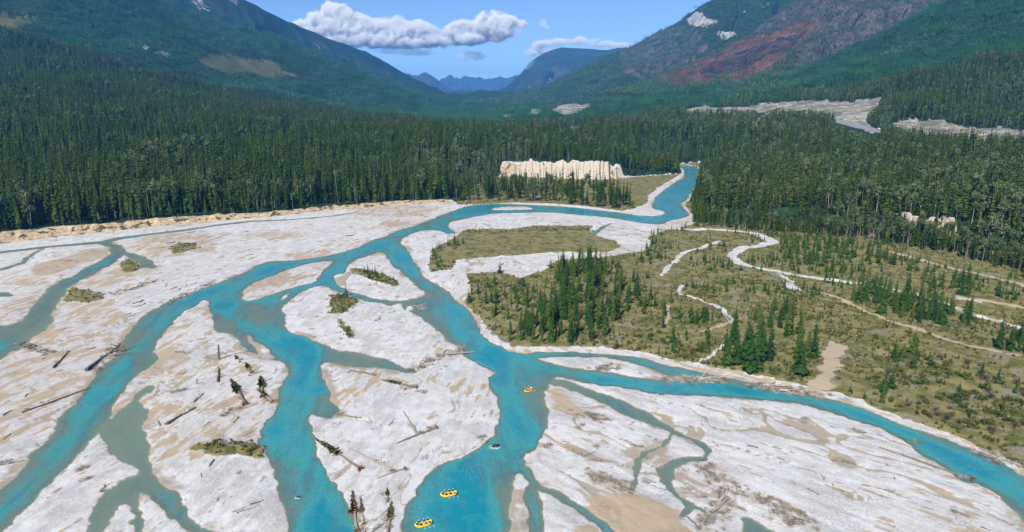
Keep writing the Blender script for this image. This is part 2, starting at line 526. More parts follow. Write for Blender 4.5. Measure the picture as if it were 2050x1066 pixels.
# ================================================================== GROUND PLAN (traced banks, on the ground plane)
W1 = [(1340,335),(1372,337),(1369,356),(1343,370),(1328,384),(1310,397),(1308,406),(1300,414),(1312,419),(1336,427),(1315,433),(1280,432),(1248,427),(1216,423),(1162,417),(1109,413),(1044,410),(980,408),(945,411),(920,417),(905,424),(865,437),(838,451),(804,459),(770,473),(736,486),(716,496),(669,510),(625,517),(581,523),(544,522),(517,530),(483,549),(449,559),(429,569),(388,584),(351,599),(314,614),(287,633),(270,652),(250,677),(236,697),(216,724),(188,749),(175,769),(156,801),(130,827),(101,863),(75,902),(58,928),(32,954),(0,989),(-70,1060),(-190,1180),
 (-100,1180),(6,1066),(62,1012),(107,963),(156,918),(195,876),(208,856),(224,827),(240,795),(260,772),(282,749),(312,730),(314,719),(307,704),(314,684),(331,663),(351,643),(368,626),(392,613),(408,599),(419,603),(422,619),(425,643),(433,667),(456,667),(470,677),(478,690),(487,700),(495,706),(501,704),(516,708),(532,716),(545,719),(563,723),(573,731),(577,741),(573,756),(563,772),(553,789),(549,803),(549,817),(536,830),(516,860),(518,879),(532,895),(539,921),(549,947),(562,980),(575,1012),(584,1038),(589,1066),(600,1130),(606,1250),
 (1120,1250),(1090,1130),(1088,1066),(1093,1028),(1094,1002),(1088,984),(1094,976),(1081,963),(1065,941),(1053,918),(1058,911),(1076,889),(1088,863),(1096,827),(1091,811),(1089,785),(1097,774),(1105,760),(1114,755),(1162,764),(1227,775),(1292,783),(1373,790),(1454,796),(1500,799),(1549,803),(1597,809),(1678,830),(1743,853),(1792,876),(1841,905),(1876,924),(1902,947),(1918,963),(1944,971),(1957,970),(1987,986),(2019,1012),(2050,1045),(2140,1130),(2300,1130),(2200,1030),
 (2050,954),(2026,941),(1996,923),(1967,908),(1931,895),(1906,879),(1873,869),(1824,856),(1785,843),(1760,832),(1721,817),(1682,803),(1646,798),(1597,786),(1549,775),(1500,765),(1448,756),(1405,746),(1365,738),(1321,728),(1287,716),(1236,711),(1169,706),(1084,706),(1067,709),(1020,704),(1007,697),(986,687),(966,670),(956,647),(942,623),(929,613),(915,603),(895,582),(872,566),(858,562),(841,542),(831,528),(824,515),(814,498),(804,486),(807,478),(824,468),(851,461),(878,462),(885,464),(895,469),(915,468),(902,461),(895,447),(922,441),(973,430),(1000,427),(1034,427),(1095,425),(1152,430),(1203,434),(1236,439),(1263,444),(1304,449),(1324,451),(1345,442),(1364,438),(1383,432),(1379,427),(1368,417),(1364,407),(1373,402),(1388,382),(1396,361),(1399,341),(1395,332),(1345,330)]
C5 = [(1080,965),(1094,976),(1127,986),(1156,1006),(1182,1022),(1211,1041),(1240,1066),(1290,1110),(1340,1170),(1290,1170),(1208,1066),(1182,1045),(1153,1025),(1130,1006),(1107,993),(1080,985)]
C4 = [(1105,757),(1146,765),(1182,778),(1227,795),(1276,814),(1308,832),(1351,860),(1389,879),(1422,895),(1425,908),(1406,920),(1402,912),(1409,902),(1389,886),(1344,866),(1299,850),(1253,830),(1211,811),(1169,791),(1130,778),(1097,776)]
POND = [(305,769),(315,785),(292,791),(295,817),(302,834),(289,853),(305,882),(299,921),(302,957),(325,973),(360,986),(363,1012),(396,1045),(440,1072),(500,1130),(440,1130),(390,1068),(341,1038),(308,1009),(286,989),(276,996),(279,1022),(305,1054),(320,1090),(290,1090),(269,1038),(250,1012),(234,1015),(224,1038),(217,1066),(200,1130),(160,1130),(175,1066),(182,1032),(185,1006),(201,989),(240,960),(269,954),(260,941),(234,911),(208,882),(195,873),(227,827),(260,811),(282,775)]
LPOOL = [(-200,640),(0,655),(61,636),(81,620),(118,630),(108,652),(68,676),(34,690),(0,722),(-60,750),(-220,800)]
TRI = [(240,503),(280,508),(324,532),(304,540),(262,520)]
CORNER = [(1474,1036),(1500,1040),(1535,1060),(1600,1110),(1500,1110)]
WATER = [(W1,1.8,0.40),(C5,0.9,0.22),(C4,0.45,0.10),(POND,0.55,0.075),(LPOOL,0.6,0.07),(TRI,0.25,0.06),(CORNER,0.4,0.1)]
RIBBONS = [   # (x, y, width in metres) along the thread, depth, slope
 ([(736,421,2),(669,433,5),(568,441,6),(500,444,7),(439,451,8),(371,461,8),(304,469,9),(236,478,11),(209,485,12),(135,491,9),(68,498,8),(0,506,9),(-120,520,9)],0.55,0.16),
 ([(209,485,10),(232,496,10),(238,508,11),(203,532,12),(162,553,12),(120,576,12),(100,599,12),(88,619,13),(70,645,14)],0.6,0.13),
 ([(0,540,7),(30,532,6),(51,525,5),(66,508,4),(90,497,3)],0.35,0.12),
 ([(-40,590,9),(0,589,9),(18,593,5)],0.35,0.1),
 ([(30,700,4),(60,676,4),(90,650,5)],0.35,0.1),
 ([(1344,866,1.6),(1318,893,2.0),(1292,907,2.6),(1275,921,3.0),(1273,947,2.2),(1262,975,1.8)],0.22,0.16),
 ([(1410,915,2.0),(1375,917,4.0),(1345,925,5.0),(1330,940,5.0),(1330,962,3.6),(1344,982,2.6),(1364,1001,2.2),(1382,1018,3.2),(1362,1028,2.0)],0.28,0.1),
 ([(1380,1018,2),(1415,1029,1.6),(1454,1030,1.2)],0.2,0.12),
 ([(1187,461,3),(1192,468,4.5),(1200,462,4.5),(1212,454,4),(1222,448,3)],0.5,0.2),
 ([(1548,546,3.5),(1560,556,3.0),(1572,563,3.0)],0.3,0.2),
 ([(1920,601,3),(1940,603,3.5),(1956,606,2.5)],0.5,0.3),
 ([(1865,603,3),(1900,618,3.5),(1940,632,3.0)],0.4,0.2),
 ([(1448,631,1.2),(1462,641,1.3)],0.3,0.3),
]
LAND = [
 [(669,522),(642,523),(595,533),(544,552),(520,560),(483,582),(490,596),(500,604),(514,601),(534,592),(574,579),(608,569),(632,566),(635,557),(645,543),(662,530)],
 [(645,572),(659,574),(672,582),(699,591),(723,603),(750,606),(780,611),(811,620),(831,631),(855,647),(875,660),(895,677),(912,691),(929,696),(919,707),(946,724),(986,741),(987,749),(977,759),(987,782),(997,804),(997,824),(992,850),(987,869),(967,889),(948,905),(906,921),(877,937),(847,963),(834,986),(821,1012),(812,1028),(800,1050),(790,1080),(770,1120),(730,1120),(722,1066),(710,1020),(695,989),(678,970),(662,947),(643,918),(630,889),(625,873),(617,847),(623,825),(643,832),(659,837),(670,832),(682,821),(669,808),(659,785),(649,762),(643,743),(638,731),(642,728),(662,728),(720,738),(770,741),(831,746),(838,740),(804,734),(770,718),(703,706),(669,702),(642,690),(611,677),(588,668),(570,657),(571,636),(564,619),(574,603),(598,589),(622,576)],
 [(760,505),(770,508),(780,525),(797,542),(821,562),(834,576),(848,586),(848,592),(824,599),(804,603),(787,604),(750,599),(723,589),(696,581),(676,569),(666,555),(672,549),(689,549),(696,535),(716,522),(740,511)],
 [(783,611),(800,607),(808,615),(792,618)],
 [(811,616),(828,613),(828,621),(814,623)],
 [(1064,719),(1118,716),(1169,717),(1219,717),(1270,728),(1304,738),(1324,748),(1341,752),(1338,762),(1286,757),(1240,751),(1195,741),(1146,735),(1097,726)],
 [(1036,944),(1055,960),(1062,980),(1052,996),(1062,1028),(1058,1066),(1060,1130),(1005,1130),(1019,1066),(1023,1038),(1029,996),(1029,960)],
 [(978,421),(993,415),(1034,413),(1076,418),(1044,421)],
 [(493,669),(509,679),(532,694),(553,712),(544,718),(524,712),(511,700),(500,683)],
 [(556,603),(566,593),(580,587),(570,597)],
]
SHALLOW = [
 ([(250,705),(312,708),(318,728),(275,752),(255,735)],0.30), ([(470,600),(530,615),(575,650),(560,690),(500,650)],0.42), ([(95,850),(140,800),(160,810),(110,880),(60,935)],0.35),  # (outline, factor on depth)
 ([(630,690),(770,715),(850,742),(760,748),(630,735)],0.22),
 ([(425,625),(470,640),(505,680),(530,705),(490,712),(430,672)],0.30),
 ([(455,615),(520,606),(570,605),(560,640),(520,650),(470,640)],0.34),
 ([(625,790),(660,780),(690,825),(650,840),(620,826)],0.25),
 ([(690,500),(720,492),(600,525),(540,530),(520,527),(590,515)],0.35),
 ([(640,960),(700,980),(730,1066),(670,1066)],0.40),
 ([(1085,762),(1130,768),(1180,790),(1110,778)],0.8),
 ([(1440,750),(1520,768),(1500,780),(1440,765)],0.35),
 ([(1790,845),(1880,875),(1960,908),(1920,905),(1830,868)],0.35),
 ([(790,605),(850,598),(860,640),(830,628)],0.35),
]
VEG = [
 [(935,612),(949,580),(942,552),(1000,547),(1041,562),(1090,538),(1128,524),(1196,520),(1290,507),(1310,490),(1300,480),(1338,464),(1390,452),(1398,440),(1390,430),(1385,415),(1390,395),(1402,380),(2800,420),(2800,1150),(2250,1010),(2050,937),(1996,910),(1931,880),(1906,866),(1824,842),(1760,818),(1682,788),(1597,770),(1549,759),(1500,750),(1448,740),(1405,731),(1365,724),(1321,714),(1287,704),(1236,699),(1169,694),(1084,694),(1025,694),(1005,682),(985,660),(970,640),(950,622)],
 [(932,462),(1020,461),(1068,454),(1189,454),(1186,462),(1196,475),(1233,486),(1243,498),(1216,508),(1101,508),(1000,516),(915,524),(905,543),(858,545),(858,525),(865,501),(905,481)],
 [(915,412),(915,350),(1005,340),(1250,340),(1367,346),(1345,361),(1318,377),(1298,395),(1294,408),(1270,420),(1248,424),(1216,420),(1165,414),(1110,410),(1040,407)],
 [(1401,334),(1430,334),(1420,440),(1392,437),(1381,426),(1371,413),(1376,404),(1391,384),(1399,362)],
 [(1340,331),(1368,334.5),(1398,337),(1404,346),(1425,346),(1425,322),(1340,322)],
 [(698,538),(725,540),(790,560),(806,570),(790,576),(740,562),(708,552)],
 [(660,592),(690,590),(722,604),(715,612),(690,632),(660,630),(656,610)],
 [(675,643),(684,640),(690,655),(712,668),(712,682),(690,680),(678,662)],
 [(378,905),(400,893),(450,885),(530,885),(534,905),(535,920),(480,915),(420,912)],
 [(125,590),(145,578),(195,588),(215,590),(205,602),(180,610),(120,606)],
 [(235,530),(260,517),(285,528),(298,535),(275,545),(250,548)],
 [(335,500),(360,488),(395,488),(390,502),(350,512)],
]
GRAVEL = [   # pale dry channels through the green; (x, y, width)
 [(1338,460,9),(1405,462,8),(1473,464,8),(1510,470,9),(1532,478,10),(1547,487,9),(1520,495,8),(1490,499,8),(1471,508,7),(1466,518,6),(1480,530,6),(1510,538,6),(1551,545,6),(1601,555,5),(1642,562,5),(1696,569,5),(1750,573,4.5),(1831,592,4.5),(1871,603,5),(1922,623,6),(1956,633,5),(2020,652,5),(2120,690,5)],
 [(1551,545,4),(1571,562,6),(1592,582,7)],
 [(1437,486,3),(1422,491,5),(1405,498,3.6),(1365,511,3.6),(1341,535,3.6),(1326,556,2.6)],
 [(1362,574,2.6),(1355,583,2.4),(1364,591,2.2),(1405,604,2.4),(1439,619,3),(1463,636,3.4),(1469,650,2.2)],
 [(1453,694,1.6),(1422,714,1.5),(1398,728,1.3)],
 [(1041,557,5),(1075,545,7),(1090,537,6)],
 [(1398,442,5),(1425,440,6),(1445,439,6),(1462,442,4)], [(1484,441,4),(1500,438,7),(1512,433,6)],
]
TRACKS = [
 [(1650,592,2),(1679,604,3),(1736,630,3.4),(1780,646,3),(1838,667,2.6),(1939,697,2),(2040,720,2)],
 [(1787,508,4),(1838,523,5),(1888,537,4),(1973,557,4),(2020,567,5),(2100,590,5)],
 [(1915,597,3),(1956,603,3.5),(2000,611,4),(2060,624,5)],
 [(1400,668,1.5),(1440,655,2.2),(1470,648,1.6)],
 [(1332,655,1.4),(1336,630,1.6),(1342,612,1.2)],
]
LANDING = [(1660,688),(1690,698),(1698,705),(1688,722),(1666,748),(1655,778),(1630,784),(1614,772),(1638,738),(1648,708)]
SANDY = [  # (outline, weight)
 ([(57,545),(70,530),(130,515),(180,500),(215,497),(222,505),(200,518),(150,538),(110,552),(70,556)],0.75),
 ([(-100,500),(60,500),(60,560),(0,560),(-100,600)],0.35),
 ([(0,600),(110,590),(240,600),(270,640),(240,690),(200,740),(100,750),(-60,720)],0.56),
 ([(0,720),(110,705),(150,745),(60,770),(-60,770)],0.6),
 ([(-60,760),(170,760),(140,820),(60,900),(-60,940)],0.55),
 ([(280,470),(420,462),(440,505),(330,520),(270,500)],0.6),
 ([(240,560),(420,500),(520,480),(540,510),(430,555),(320,600),(240,600)],0.42),
 ([(20,560),(110,550),(100,600),(0,640)],0.5),
 ([(310,690),(430,640),(560,730),(520,800),(420,900),(330,850)],0.40),
 ([(640,590),(700,600),(880,670),(900,710),(760,700),(640,660)],0.30),
 ([(700,412),(800,410),(890,415),(860,432),(780,440),(700,430)],0.6),
 ([(460,450),(760,425),(760,455),(520,500)],0.36),
 ([(285,740),(390,740),(395,770),(320,790)],0.55),
 ([(420,735),(490,735),(480,790),(430,780)],0.5),
 ([(300,880),(350,880),(370,930),(330,940)],0.5),
 ([(860,640),(905,660),(900,710),(850,720)],0.45),
 ([(1090,780),(1140,782),(1160,810),(1200,842),(1140,842),(1095,830)],0.85),
 ([(1150,865),(1220,880),(1290,900),(1290,960),(1190,960),(1140,900)],0.42),
 ([(1160,985),(1280,975),(1350,1010),(1400,1080),(1300,1130),(1180,1030)],0.85),
 ([(1140,1030),(1180,1040),(1250,1110),(1140,1110)],0.8),
 ([(1385,930),(1420,922),(1480,945),(1490,965),(1420,960)],0.8),
 ([(1270,800),(1330,815),(1360,838),(1300,835)],0.5),
 ([(1400,800),(1700,850),(1950,970),(2060,1080),(1900,1060),(1600,900),(1380,840)],0.30),
 ([(640,880),(720,880),(740,940),(660,930)],0.3),
 ([(1015,455),(1190,458),(1180,480),(1020,480)],0.4),
]
FLAT = [(-1500,640),(-700,575),(-300,530),(0,490),(60,482),(130,474),(220,466),(300,456),(400,446),(480,440),(560,434),(640,424),(720,418),(800,411),(880,408),(935,406),(945,385),(965,366),(1005,356),(1040,355),(1100,358),(1160,360),(1240,360),(1300,354),(1369,350),(1362,330),(1400,328),(1405,350),(1400,372),(1390,395),(1395,425),(1405,441),(1500,456),(1581,461),(1703,471),(1804,484),(1905,501),(2050,535),(2500,640),(3200,800),(3600,1500),(1000,2600),(-1600,1500)]

# ------------------------------------------------------------------ height of the country round the river flat
CTRL = [  # (photo column, forward distance, height)
 (0,600,7),(300,600,7),(600,680,7),(900,760,6),(0,1000,40),(300,1000,30),(600,1000,22),(900,1000,20),(0,1500,95),(0,2000,205),(0,2400,315),
 (300,1500,72),(300,2300,158),(520,1500,48),(520,2300,80),(700,1500,30),(700,2600,34),(900,1500,26),(900,2400,16),
 (1000,1300,30),(1120,1000,25),(1120,1250,30),(1250,1100,22),(1350,1150,8),(1385,1150,6),(1000,2500,18),(1200,2400,34),(1100,2000,24),(1100,2800,55),(1300,2200,62),(1300,3000,115),(1400,2600,112),
 (1450,640,19),(1700,640,20),(2000,600,20),(1450,900,22),(1450,1250,40),(1600,1000,28),(1800,900,32),(2050,900,36),(1370,1900,65),(1500,1700,70),(1690,1450,57),(1760,1300,46),(2050,1050,42),(1600,1400,46),(1900,1150,43),
 (1690,1700,92),(1690,2000,140),(1800,1700,130),(1800,2000,190),(1500,2100,110),(2050,1400,115),(2050,1700,210),(1560,2800,185),(1700,2800,265),(1800,2800,345),(1900,2800,450),(2050,2800,650),(1560,3700,120),(1750,3700,200),(1950,3700,330),
 (280,3800,640),(390,4000,495),(495,4200,460),(585,4400,430),(700,4800,290),(800,5000,150),(930,5400,20),(0,3400,830),(150,3000,400),(300,3000,300),(450,3000,195),(600,3200,110),(750,3400,50),(900,3800,16),(1050,4200,30),(1050,5500,20),(1200,5000,120),
 (-700,700,10),(-700,1200,90),(-700,2000,330),(-700,3500,850),(2750,500,22),(2750,900,70),(2750,1500,260),(2750,2500,680),(2400,1200,120),(2400,3000,780),
 (0,5500,850),(400,6000,500),(2000,5500,500),(1500,5500,250),
]
cx = np.array([((p - PW / 2) / F_PX * (Y * CT - (z - CAM_H) * ST), Y, z) for p, Y, z in CTRL])
def _phi(r): return np.sqrt(r * r + 160.0 ** 2)
_A = _phi(np.hypot(cx[:, None, 0] - cx[None, :, 0], cx[:, None, 1] - cx[None, :, 1]))
_n = len(cx)
_K = np.zeros((_n + 1, _n + 1)); _K[:_n, :_n] = _A + np.eye(_n) * -6.0; _K[:_n, _n] = 1; _K[_n, :_n] = 1
_w = np.linalg.solve(_K, np.append(cx[:, 2], 0))
def country(x, y):
    out = np.full(x.shape, _w[-1])
    for i in range(_n):
        out = out + _w[i] * _phi(np.hypot(x - cx[i, 0], y - cx[i, 1]))
    return out

# ------------------------------------------------------------------ polar sheet of ground
NA = 880
az = np.radians(np.linspace(-54, 54, NA))
dep = np.concatenate([np.linspace(math.atan(110 / 84.0), math.atan(110 / 380.0), 300, endpoint=False),
                      np.linspace(math.atan(110 / 380.0), math.atan(110 / 1200.0), 330, endpoint=False)])
rr = np.concatenate([110 / np.tan(dep), 1200 * (6500 / 1200.0) ** np.linspace(0, 1, 150)])
NRW = len(rr)
AZ, RR = np.meshgrid(az, rr)          # rows x columns
GX, GY = RR * np.sin(AZ), RR * np.cos(AZ)
P = np.stack([GX.ravel(), GY.ravel()], 1)
near = RR.ravel() < 1500
PN = P[near]
x, y = PN[:, 0], PN[:, 1]
wx = x + 2.0 * fbm(x / 14, y / 14, 5, 3) + 1.0 * fbm(x / 3.2, y / 3.2, 9, 3)
wy = y + 2.0 * fbm(x / 14 + 40, y / 14, 6, 3) + 1.0 * fbm(x / 3.2, y / 3.2 + 30, 8, 3)
PWp = np.stack([wx, wy], 1)

depth = np.zeros(len(PN))
wet_sd = np.full(len(PN), BIG)
kvar = np.clip(0.75 * np.exp(2.3 * fbm(x / 34, y / 34, 21, 3)), 0.12, 2.2)
for poly, md, k in WATER:
    s = poly_sd(PWp, smooth_poly(gpoly(poly), 1))
    wet_sd = np.minimum(wet_sd, s)
    depth = np.maximum(depth, md * (1 - np.exp(np.minimum(s, 0) * k * kvar / md)))
for pts, md, k in RIBBONS:
    s = ribbon_sd(PWp, rib(pts))
    wet_sd = np.minimum(wet_sd, s)
    depth = np.maximum(depth, md * (1 - np.exp(np.minimum(s, 0) * k * kvar / md)))
for poly in LAND:
    s = poly_sd(PWp, smooth_poly(gpoly(poly), 1))
    wet_sd = np.maximum(wet_sd, -s)
    depth = np.where(s < 0, 0, np.minimum(depth, 1.8 * (1 - np.exp(-np.maximum(s, 0) * 0.40 * kvar / 1.8))))
for poly, fct in SHALLOW:
    s = poly_sd(PWp, gpoly(poly))
    depth = depth * (1 + (fct - 1) * sstep(2.0, -3.0, s))
us, vs_ = x * math.cos(-1.4) + y * math.sin(-1.4), -x * math.sin(-1.4) + y * math.cos(-1.4)
depth = depth * np.clip(0.30 + 1.5 * (fbm(us / 60, vs_ / 16, 25, 4) + 0.42), 0.28, 1.35)
wet = wet_sd < 0

veg = np.zeros(len(PN))
for i, poly in enumerate(VEG):
    s = poly_sd(PWp, gpoly(poly), 400 if i == 0 else 60)
    if i == 0:
        s = s - 1.6
        shore = sstep(-4, 1, s) * sstep(14, 5, s)
    veg = np.maximum(veg, sstep(2.5, -2.5, s) * (1.0 if i < 5 else 0.8))
PWr = PWp + np.stack([1.6 * fbm(x / 11, y / 11, 15, 3), 1.6 * fbm(x / 11, y / 11, 16, 3)], 1)
grav = np.zeros(len(PN))
for pts in GRAVEL:
    s = ribbon_sd(PWr, rib(pts))
    grav = np.maximum(grav, sstep(0.8, -0.8, s))
bare = np.zeros(len(PN))
for pts in TRACKS:
    s = ribbon_sd(PWp, rib(pts))
    bare = np.maximum(bare, sstep(1.0, -0.8, s))
s = poly_sd(PWr + np.stack([3.0 * fbm(x / 7, y / 7, 17, 3), 3.0 * fbm(x / 7, y / 7, 18, 3)], 1), gpoly(LANDING))
landing = sstep(3.0, -2.5, s)
bare = np.maximum(bare, landing)
sand = np.zeros(len(PN))
for poly, wgt in SANDY:
    s = poly_sd(PWp, gpoly(poly))
    sand = np.maximum(sand, wgt * sstep(5.0, -5.0, s))
sand = np.maximum(sand, 0.46 * shore)
sand = np.maximum(sand, 0.17 + 0.13 * sstep(-40, -75, x) + 0.5 * np.maximum(0, fbm(x / 50, y / 50, 49, 2)))
veg = veg * (1 - grav)
veg = np.where(wet_sd < 1.2, veg * sstep(0.2, 1.2, wet_sd), veg)

# bars: low gravel with scour hollows and ripples running with the flow
th = np.where(x > 5, -0.74, -1.75)
u, v = x * np.cos(th) + y * np.sin(th), -x * np.sin(th) + y * np.cos(th)
thread = np.abs(fbm(u / 60 + 0.5 * fbm(x / 40, y / 40, 36, 2), v / 17 + 0.6 * fbm(x / 25, y / 25, 37, 2), 35, 4))
damp = sstep(0.085, 0.015, thread) * sstep(-0.15, 0.25, fbm(x / 45, y / 45, 38, 2))
rill = np.abs(fbm(u / 26 + 0.7 * fbm(x / 18, y / 18, 46, 2), v / 6.5 + 0.7 * fbm(x / 14, y / 14, 47, 2), 45, 3))
damp = np.maximum(damp, 0.8 * sstep(0.06, 0.01, rill) * sstep(0.0, 0.4, fbm(x / 36, y / 36, 48, 2)))
damp = np.maximum(damp, 0.75 * sstep(7.0, 0.5, wet_sd) * sstep(-0.1, 0.45, fbm(x / 20, y / 20, 39, 3)))
relief = 0.42 * fbm(u / 22, v / 5.5, 31, 4) + 0.20 * fbm(x / 3.5, y / 3.5, 33, 3) - 0.22 * damp
land_z = 0.10 + 0.55 * (1 - np.exp(-np.maximum(wet_sd, 0) / 6.0)) + relief * sstep(0, 5, wet_sd)
land_z = np.maximum(land_z, 0.07) + veg * (0.55 + 0.35 * fbm(x / 9, y / 9, 41, 4)) - grav * 0.15
zf = np.where(wet, -depth, land_z)

sdF = poly_sd(PN, gpoly(FLAT), 1500)
pxc, _ = proj(x, y, np.zeros_like(x))
def along(px, table):
    t_ = np.array(table, float)
    return np.interp(px, t_[:, 0], t_[:, 1])
bank_h = along(pxc, [(-900,8),(0,6.0),(300,5.0),(500,3.2),(800,2.4),(930,2.6),(985,8),(1005,22),(1240,22),(1262,8),(1320,5),(1410,6),(1500,15),(1600,18),(2100,19),(3000,19)])
bank_run = along(pxc, [(-900,26),(0,20),(400,12),(930,10),(985,14),(1005,15),(1240,15),(1262,18),(1320,14),(1410,12),(1445,14),(1452,8),(1495,8),(1510,20),(1540,9),(1605,9),(1625,26),(1735,26),(1745,9),(1940,9),(1960,28),(3000,32)])
wob = 3.5 * fbm(x / 16, y / 16, 51, 3)
prof = sstep(0, 1, (sdF + wob * sstep(0, 8, sdF)) / bank_run)
T = country(x, y)
left_b = (pxc < 940)
clod = (np.abs(fbm(x / 9, y / 9, 61, 4)) * 3.4 + 0.6 * fbm(x / 2.5, y / 2.5, 62, 2)) * np.where(left_b, 1.0, 0.35)
zo = np.maximum(zf * 0 + 0.5, 0.5) + bank_h * prof + clod * sstep(0, 4, sdF) * sstep(1.25, 0.5, sdF / bank_run)
zo = zo + np.maximum(T - bank_h, -3) * sstep(bank_run, bank_run + 170, sdF) + 1.2 * fbm(x / 40, y / 40, 71, 3) * sstep(20, 80, sdF)
outside = (sdF > 0) & ~wet
blend = sstep(0, 3, sdF)
zn = np.where(outside, zf * (1 - blend) + zo * blend, zf)
f0 = along(pxc, [(0,.78),(895,.78),(912,.05),(950,.05),(1000,.1),(1004,.72),(1238,.72),(1250,.1),(1300,.1),(1400,.05),(1450,.1),(3000,.1)])
forest_n = sstep(0, 0.27, sdF / bank_run - f0 + 0.10 * fbm(x / 6, y / 6, 81, 2)) * outside
bank_n = sstep(-4, 3, sdF) * (1 - forest_n) * np.where(wet_sd < 1, 0.0, 1.0) * along(pxc, [(0,1),(895,1),(915,0),(1000,0),(1006,0.6),(1238,0.6),(1248,0),(1385,0),(1400,0.3),(1440,0.0),(2000,0.0)])
veg = veg * (1 - sstep(-2, 4, sdF) * 0.9 * sstep(1440, 1400, pxc))

Z = np.zeros(len(P)); A_ = {k: np.zeros(len(P)) for k in ('depth', 'sand', 'veg', 'forest', 'bare', 'bank', 'clear', 'scar', 'damp')}
far = ~near
xf, yf = P[far, 0], P[far, 1]
Z[far] = country(xf, yf)
Z[near] = zn
rough_ = 22 * fbm(P[:, 0] / 260, P[:, 1] / 260, 91, 5) + 42 * fbm(P[:, 0] / 900, P[:, 1] / 900, 92, 3) + 26 * (0.5 - 2.2 * np.abs(fbm(P[:, 0] / 420, P[:, 1] / 700, 94, 4)))
Z += rough_ * sstep(900, 2600, RR.ravel()) * np.clip(np.abs(Z) / 120, 0.1, 1.4)
A_['depth'][near] = np.where(wet, depth, 0)
A_['damp'][near] = damp; A_['sand'][near] = sand; A_['veg'][near] = veg; A_['forest'][near] = forest_n; A_['bare'][near] = bare; A_['bank'][near] = bank_n
A_['forest'][far] = 1
gpx, gpy = proj(P[:, 0], P[:, 1], Z)
SCARS = [
 [(1676,243),(1688,232),(1712,222),(1768,195),(1762,208),(1742,226),(1728,243),(1757,262),(1748,267)],
 [(1366,224),(1400,212),(1450,216),(1560,207),(1620,200),(1700,205),(1768,195),(1720,225),(1690,243),(1650,230),(1560,224),(1500,228),(1440,228),(1380,230)],
 [(1770,260),(1785,245),(1820,240),(1870,240),(1910,250),(1960,258),(1990,256),(2060,262),(2060,286),(1960,284),(1900,279),(1850,272),(1800,264)],
 [(1500,250),(1520,235),(1545,225),(1540,240),(1515,253)],
 [(1108,219),(1118,209),(1142,207),(1186,210),(1165,220),(1150,226),(1125,229)],
 [(1058,226),(1068,216),(1084,217),(1078,227)],
 [(1128,258),(1140,250),(1166,252),(1155,259)],
 [(1000,238),(1012,231),(1028,233),(1018,240)],
 [(1440,310),(1448,305),(1462,309),(1452,315)],
 [(1500,318),(1512,312),(1520,318)],
 [(283,95),(290,88),(300,97),(294,102)],[(312,106),(320,101),(335,104),(332,112)],
]
ROADVIEW = [(1672,236),(1690,232),(1764,254),(1762,268),(1745,268),(1676,250)]
CLEARS = [[(400,120),(415,106),(470,110),(530,120),(570,138),(600,158),(560,156),(500,146),(430,140)],
          [(-120,20),(0,28),(60,38),(78,48),(30,52),(-120,60)]]
rflat = RR.ravel()
for poly in SCARS:
    m = inside_px(gpx + 6 * fbm(gpx / 14, gpy / 14, 5, 3), gpy + 5 * fbm(gpx / 14, gpy / 14, 6, 3), poly) & (rflat > 900)
    A_['scar'][m] = 1
for poly in CLEARS:
    m = inside_px(gpx + 14 * fbm(gpx / 30, gpy / 20, 3, 4), gpy + 8 * fbm(gpx / 30, gpy / 20, 4, 4), poly) & (rflat > 1500)
    A_['clear'][m] = 1
A_['forest'] = A_['forest'] * (1 - A_['scar'])

idx = np.arange(NRW * NA).reshape(NRW, NA)
quads = np.stack([idx[:-1, :-1], idx[:-1, 1:], idx[1:, 1:], idx[1:, :-1]], -1).reshape(-1, 4)[:, ::-1]
me = new_mesh('valley_floor', np.column_stack([P, Z]), quads, smooth=True)
for k, a in A_.items():
    add_attr(me, k, a)
ground = link('valley_floor', me, kind='structure', mat=mat_ground(), label='pale gravel flats, scrub and forested slopes of the valley floor')

# water surface where the bed lies under it
wetv = (A_['depth'] > 0)
keep = wetv[quads].any(1) & (rflat[quads].max(1) < 1500)
q = quads[keep]
used, inv = np.unique(q, return_inverse=True)
rip = 0.0
mw = new_mesh('river', np.column_stack([P[used], np.zeros(len(used))]), inv.reshape(-1, 4), smooth=True)
add_attr(mw, 'depth', A_['depth'][used])
river = link('river', mw, kind='structure', mat=mat_water(), label='turquoise braided river running down the valley')

SDF_ = np.full(len(P), 500.0); SDF_[near] = np.clip(sdF, -500, 500)
Zg = Z.reshape(NRW, NA)
def sample(arr, X, Y):
    """bilinear value of a ground array at world points"""
    a = (np.arctan2(X, Y) - az[0]) / (az[1] - az[0])
    r = np.interp(np.hypot(X, Y), rr, np.arange(NRW))
    a = np.clip(a, 0, NA - 1.001); r = np.clip(r, 0, NRW - 1.001)
    i, j = r.astype(int), a.astype(int)
    fi, fj = r - i, a - j
    g = arr.reshape(NRW, NA)
    return (g[i, j] * (1 - fj) + g[i, j + 1] * fj) * (1 - fi) + (g[i + 1, j] * (1 - fj) + g[i + 1, j + 1] * fj) * fi
def ground_z(X, Y):
    return sample(Z, np.asarray(X, float), np.asarray(Y, float))
def gz(xx, yy):
    return float(ground_z(np.array([xx]), np.array([yy]))[0])
def at(px, py):
    """ground point seen at a pixel on the river flat"""
    X, Y = G(px, py, 0.5)
    z0 = gz(X, Y)
    X, Y = G(px, py, max(z0, 0.0))
    return X, Y, max(gz(X, Y), 0.0)

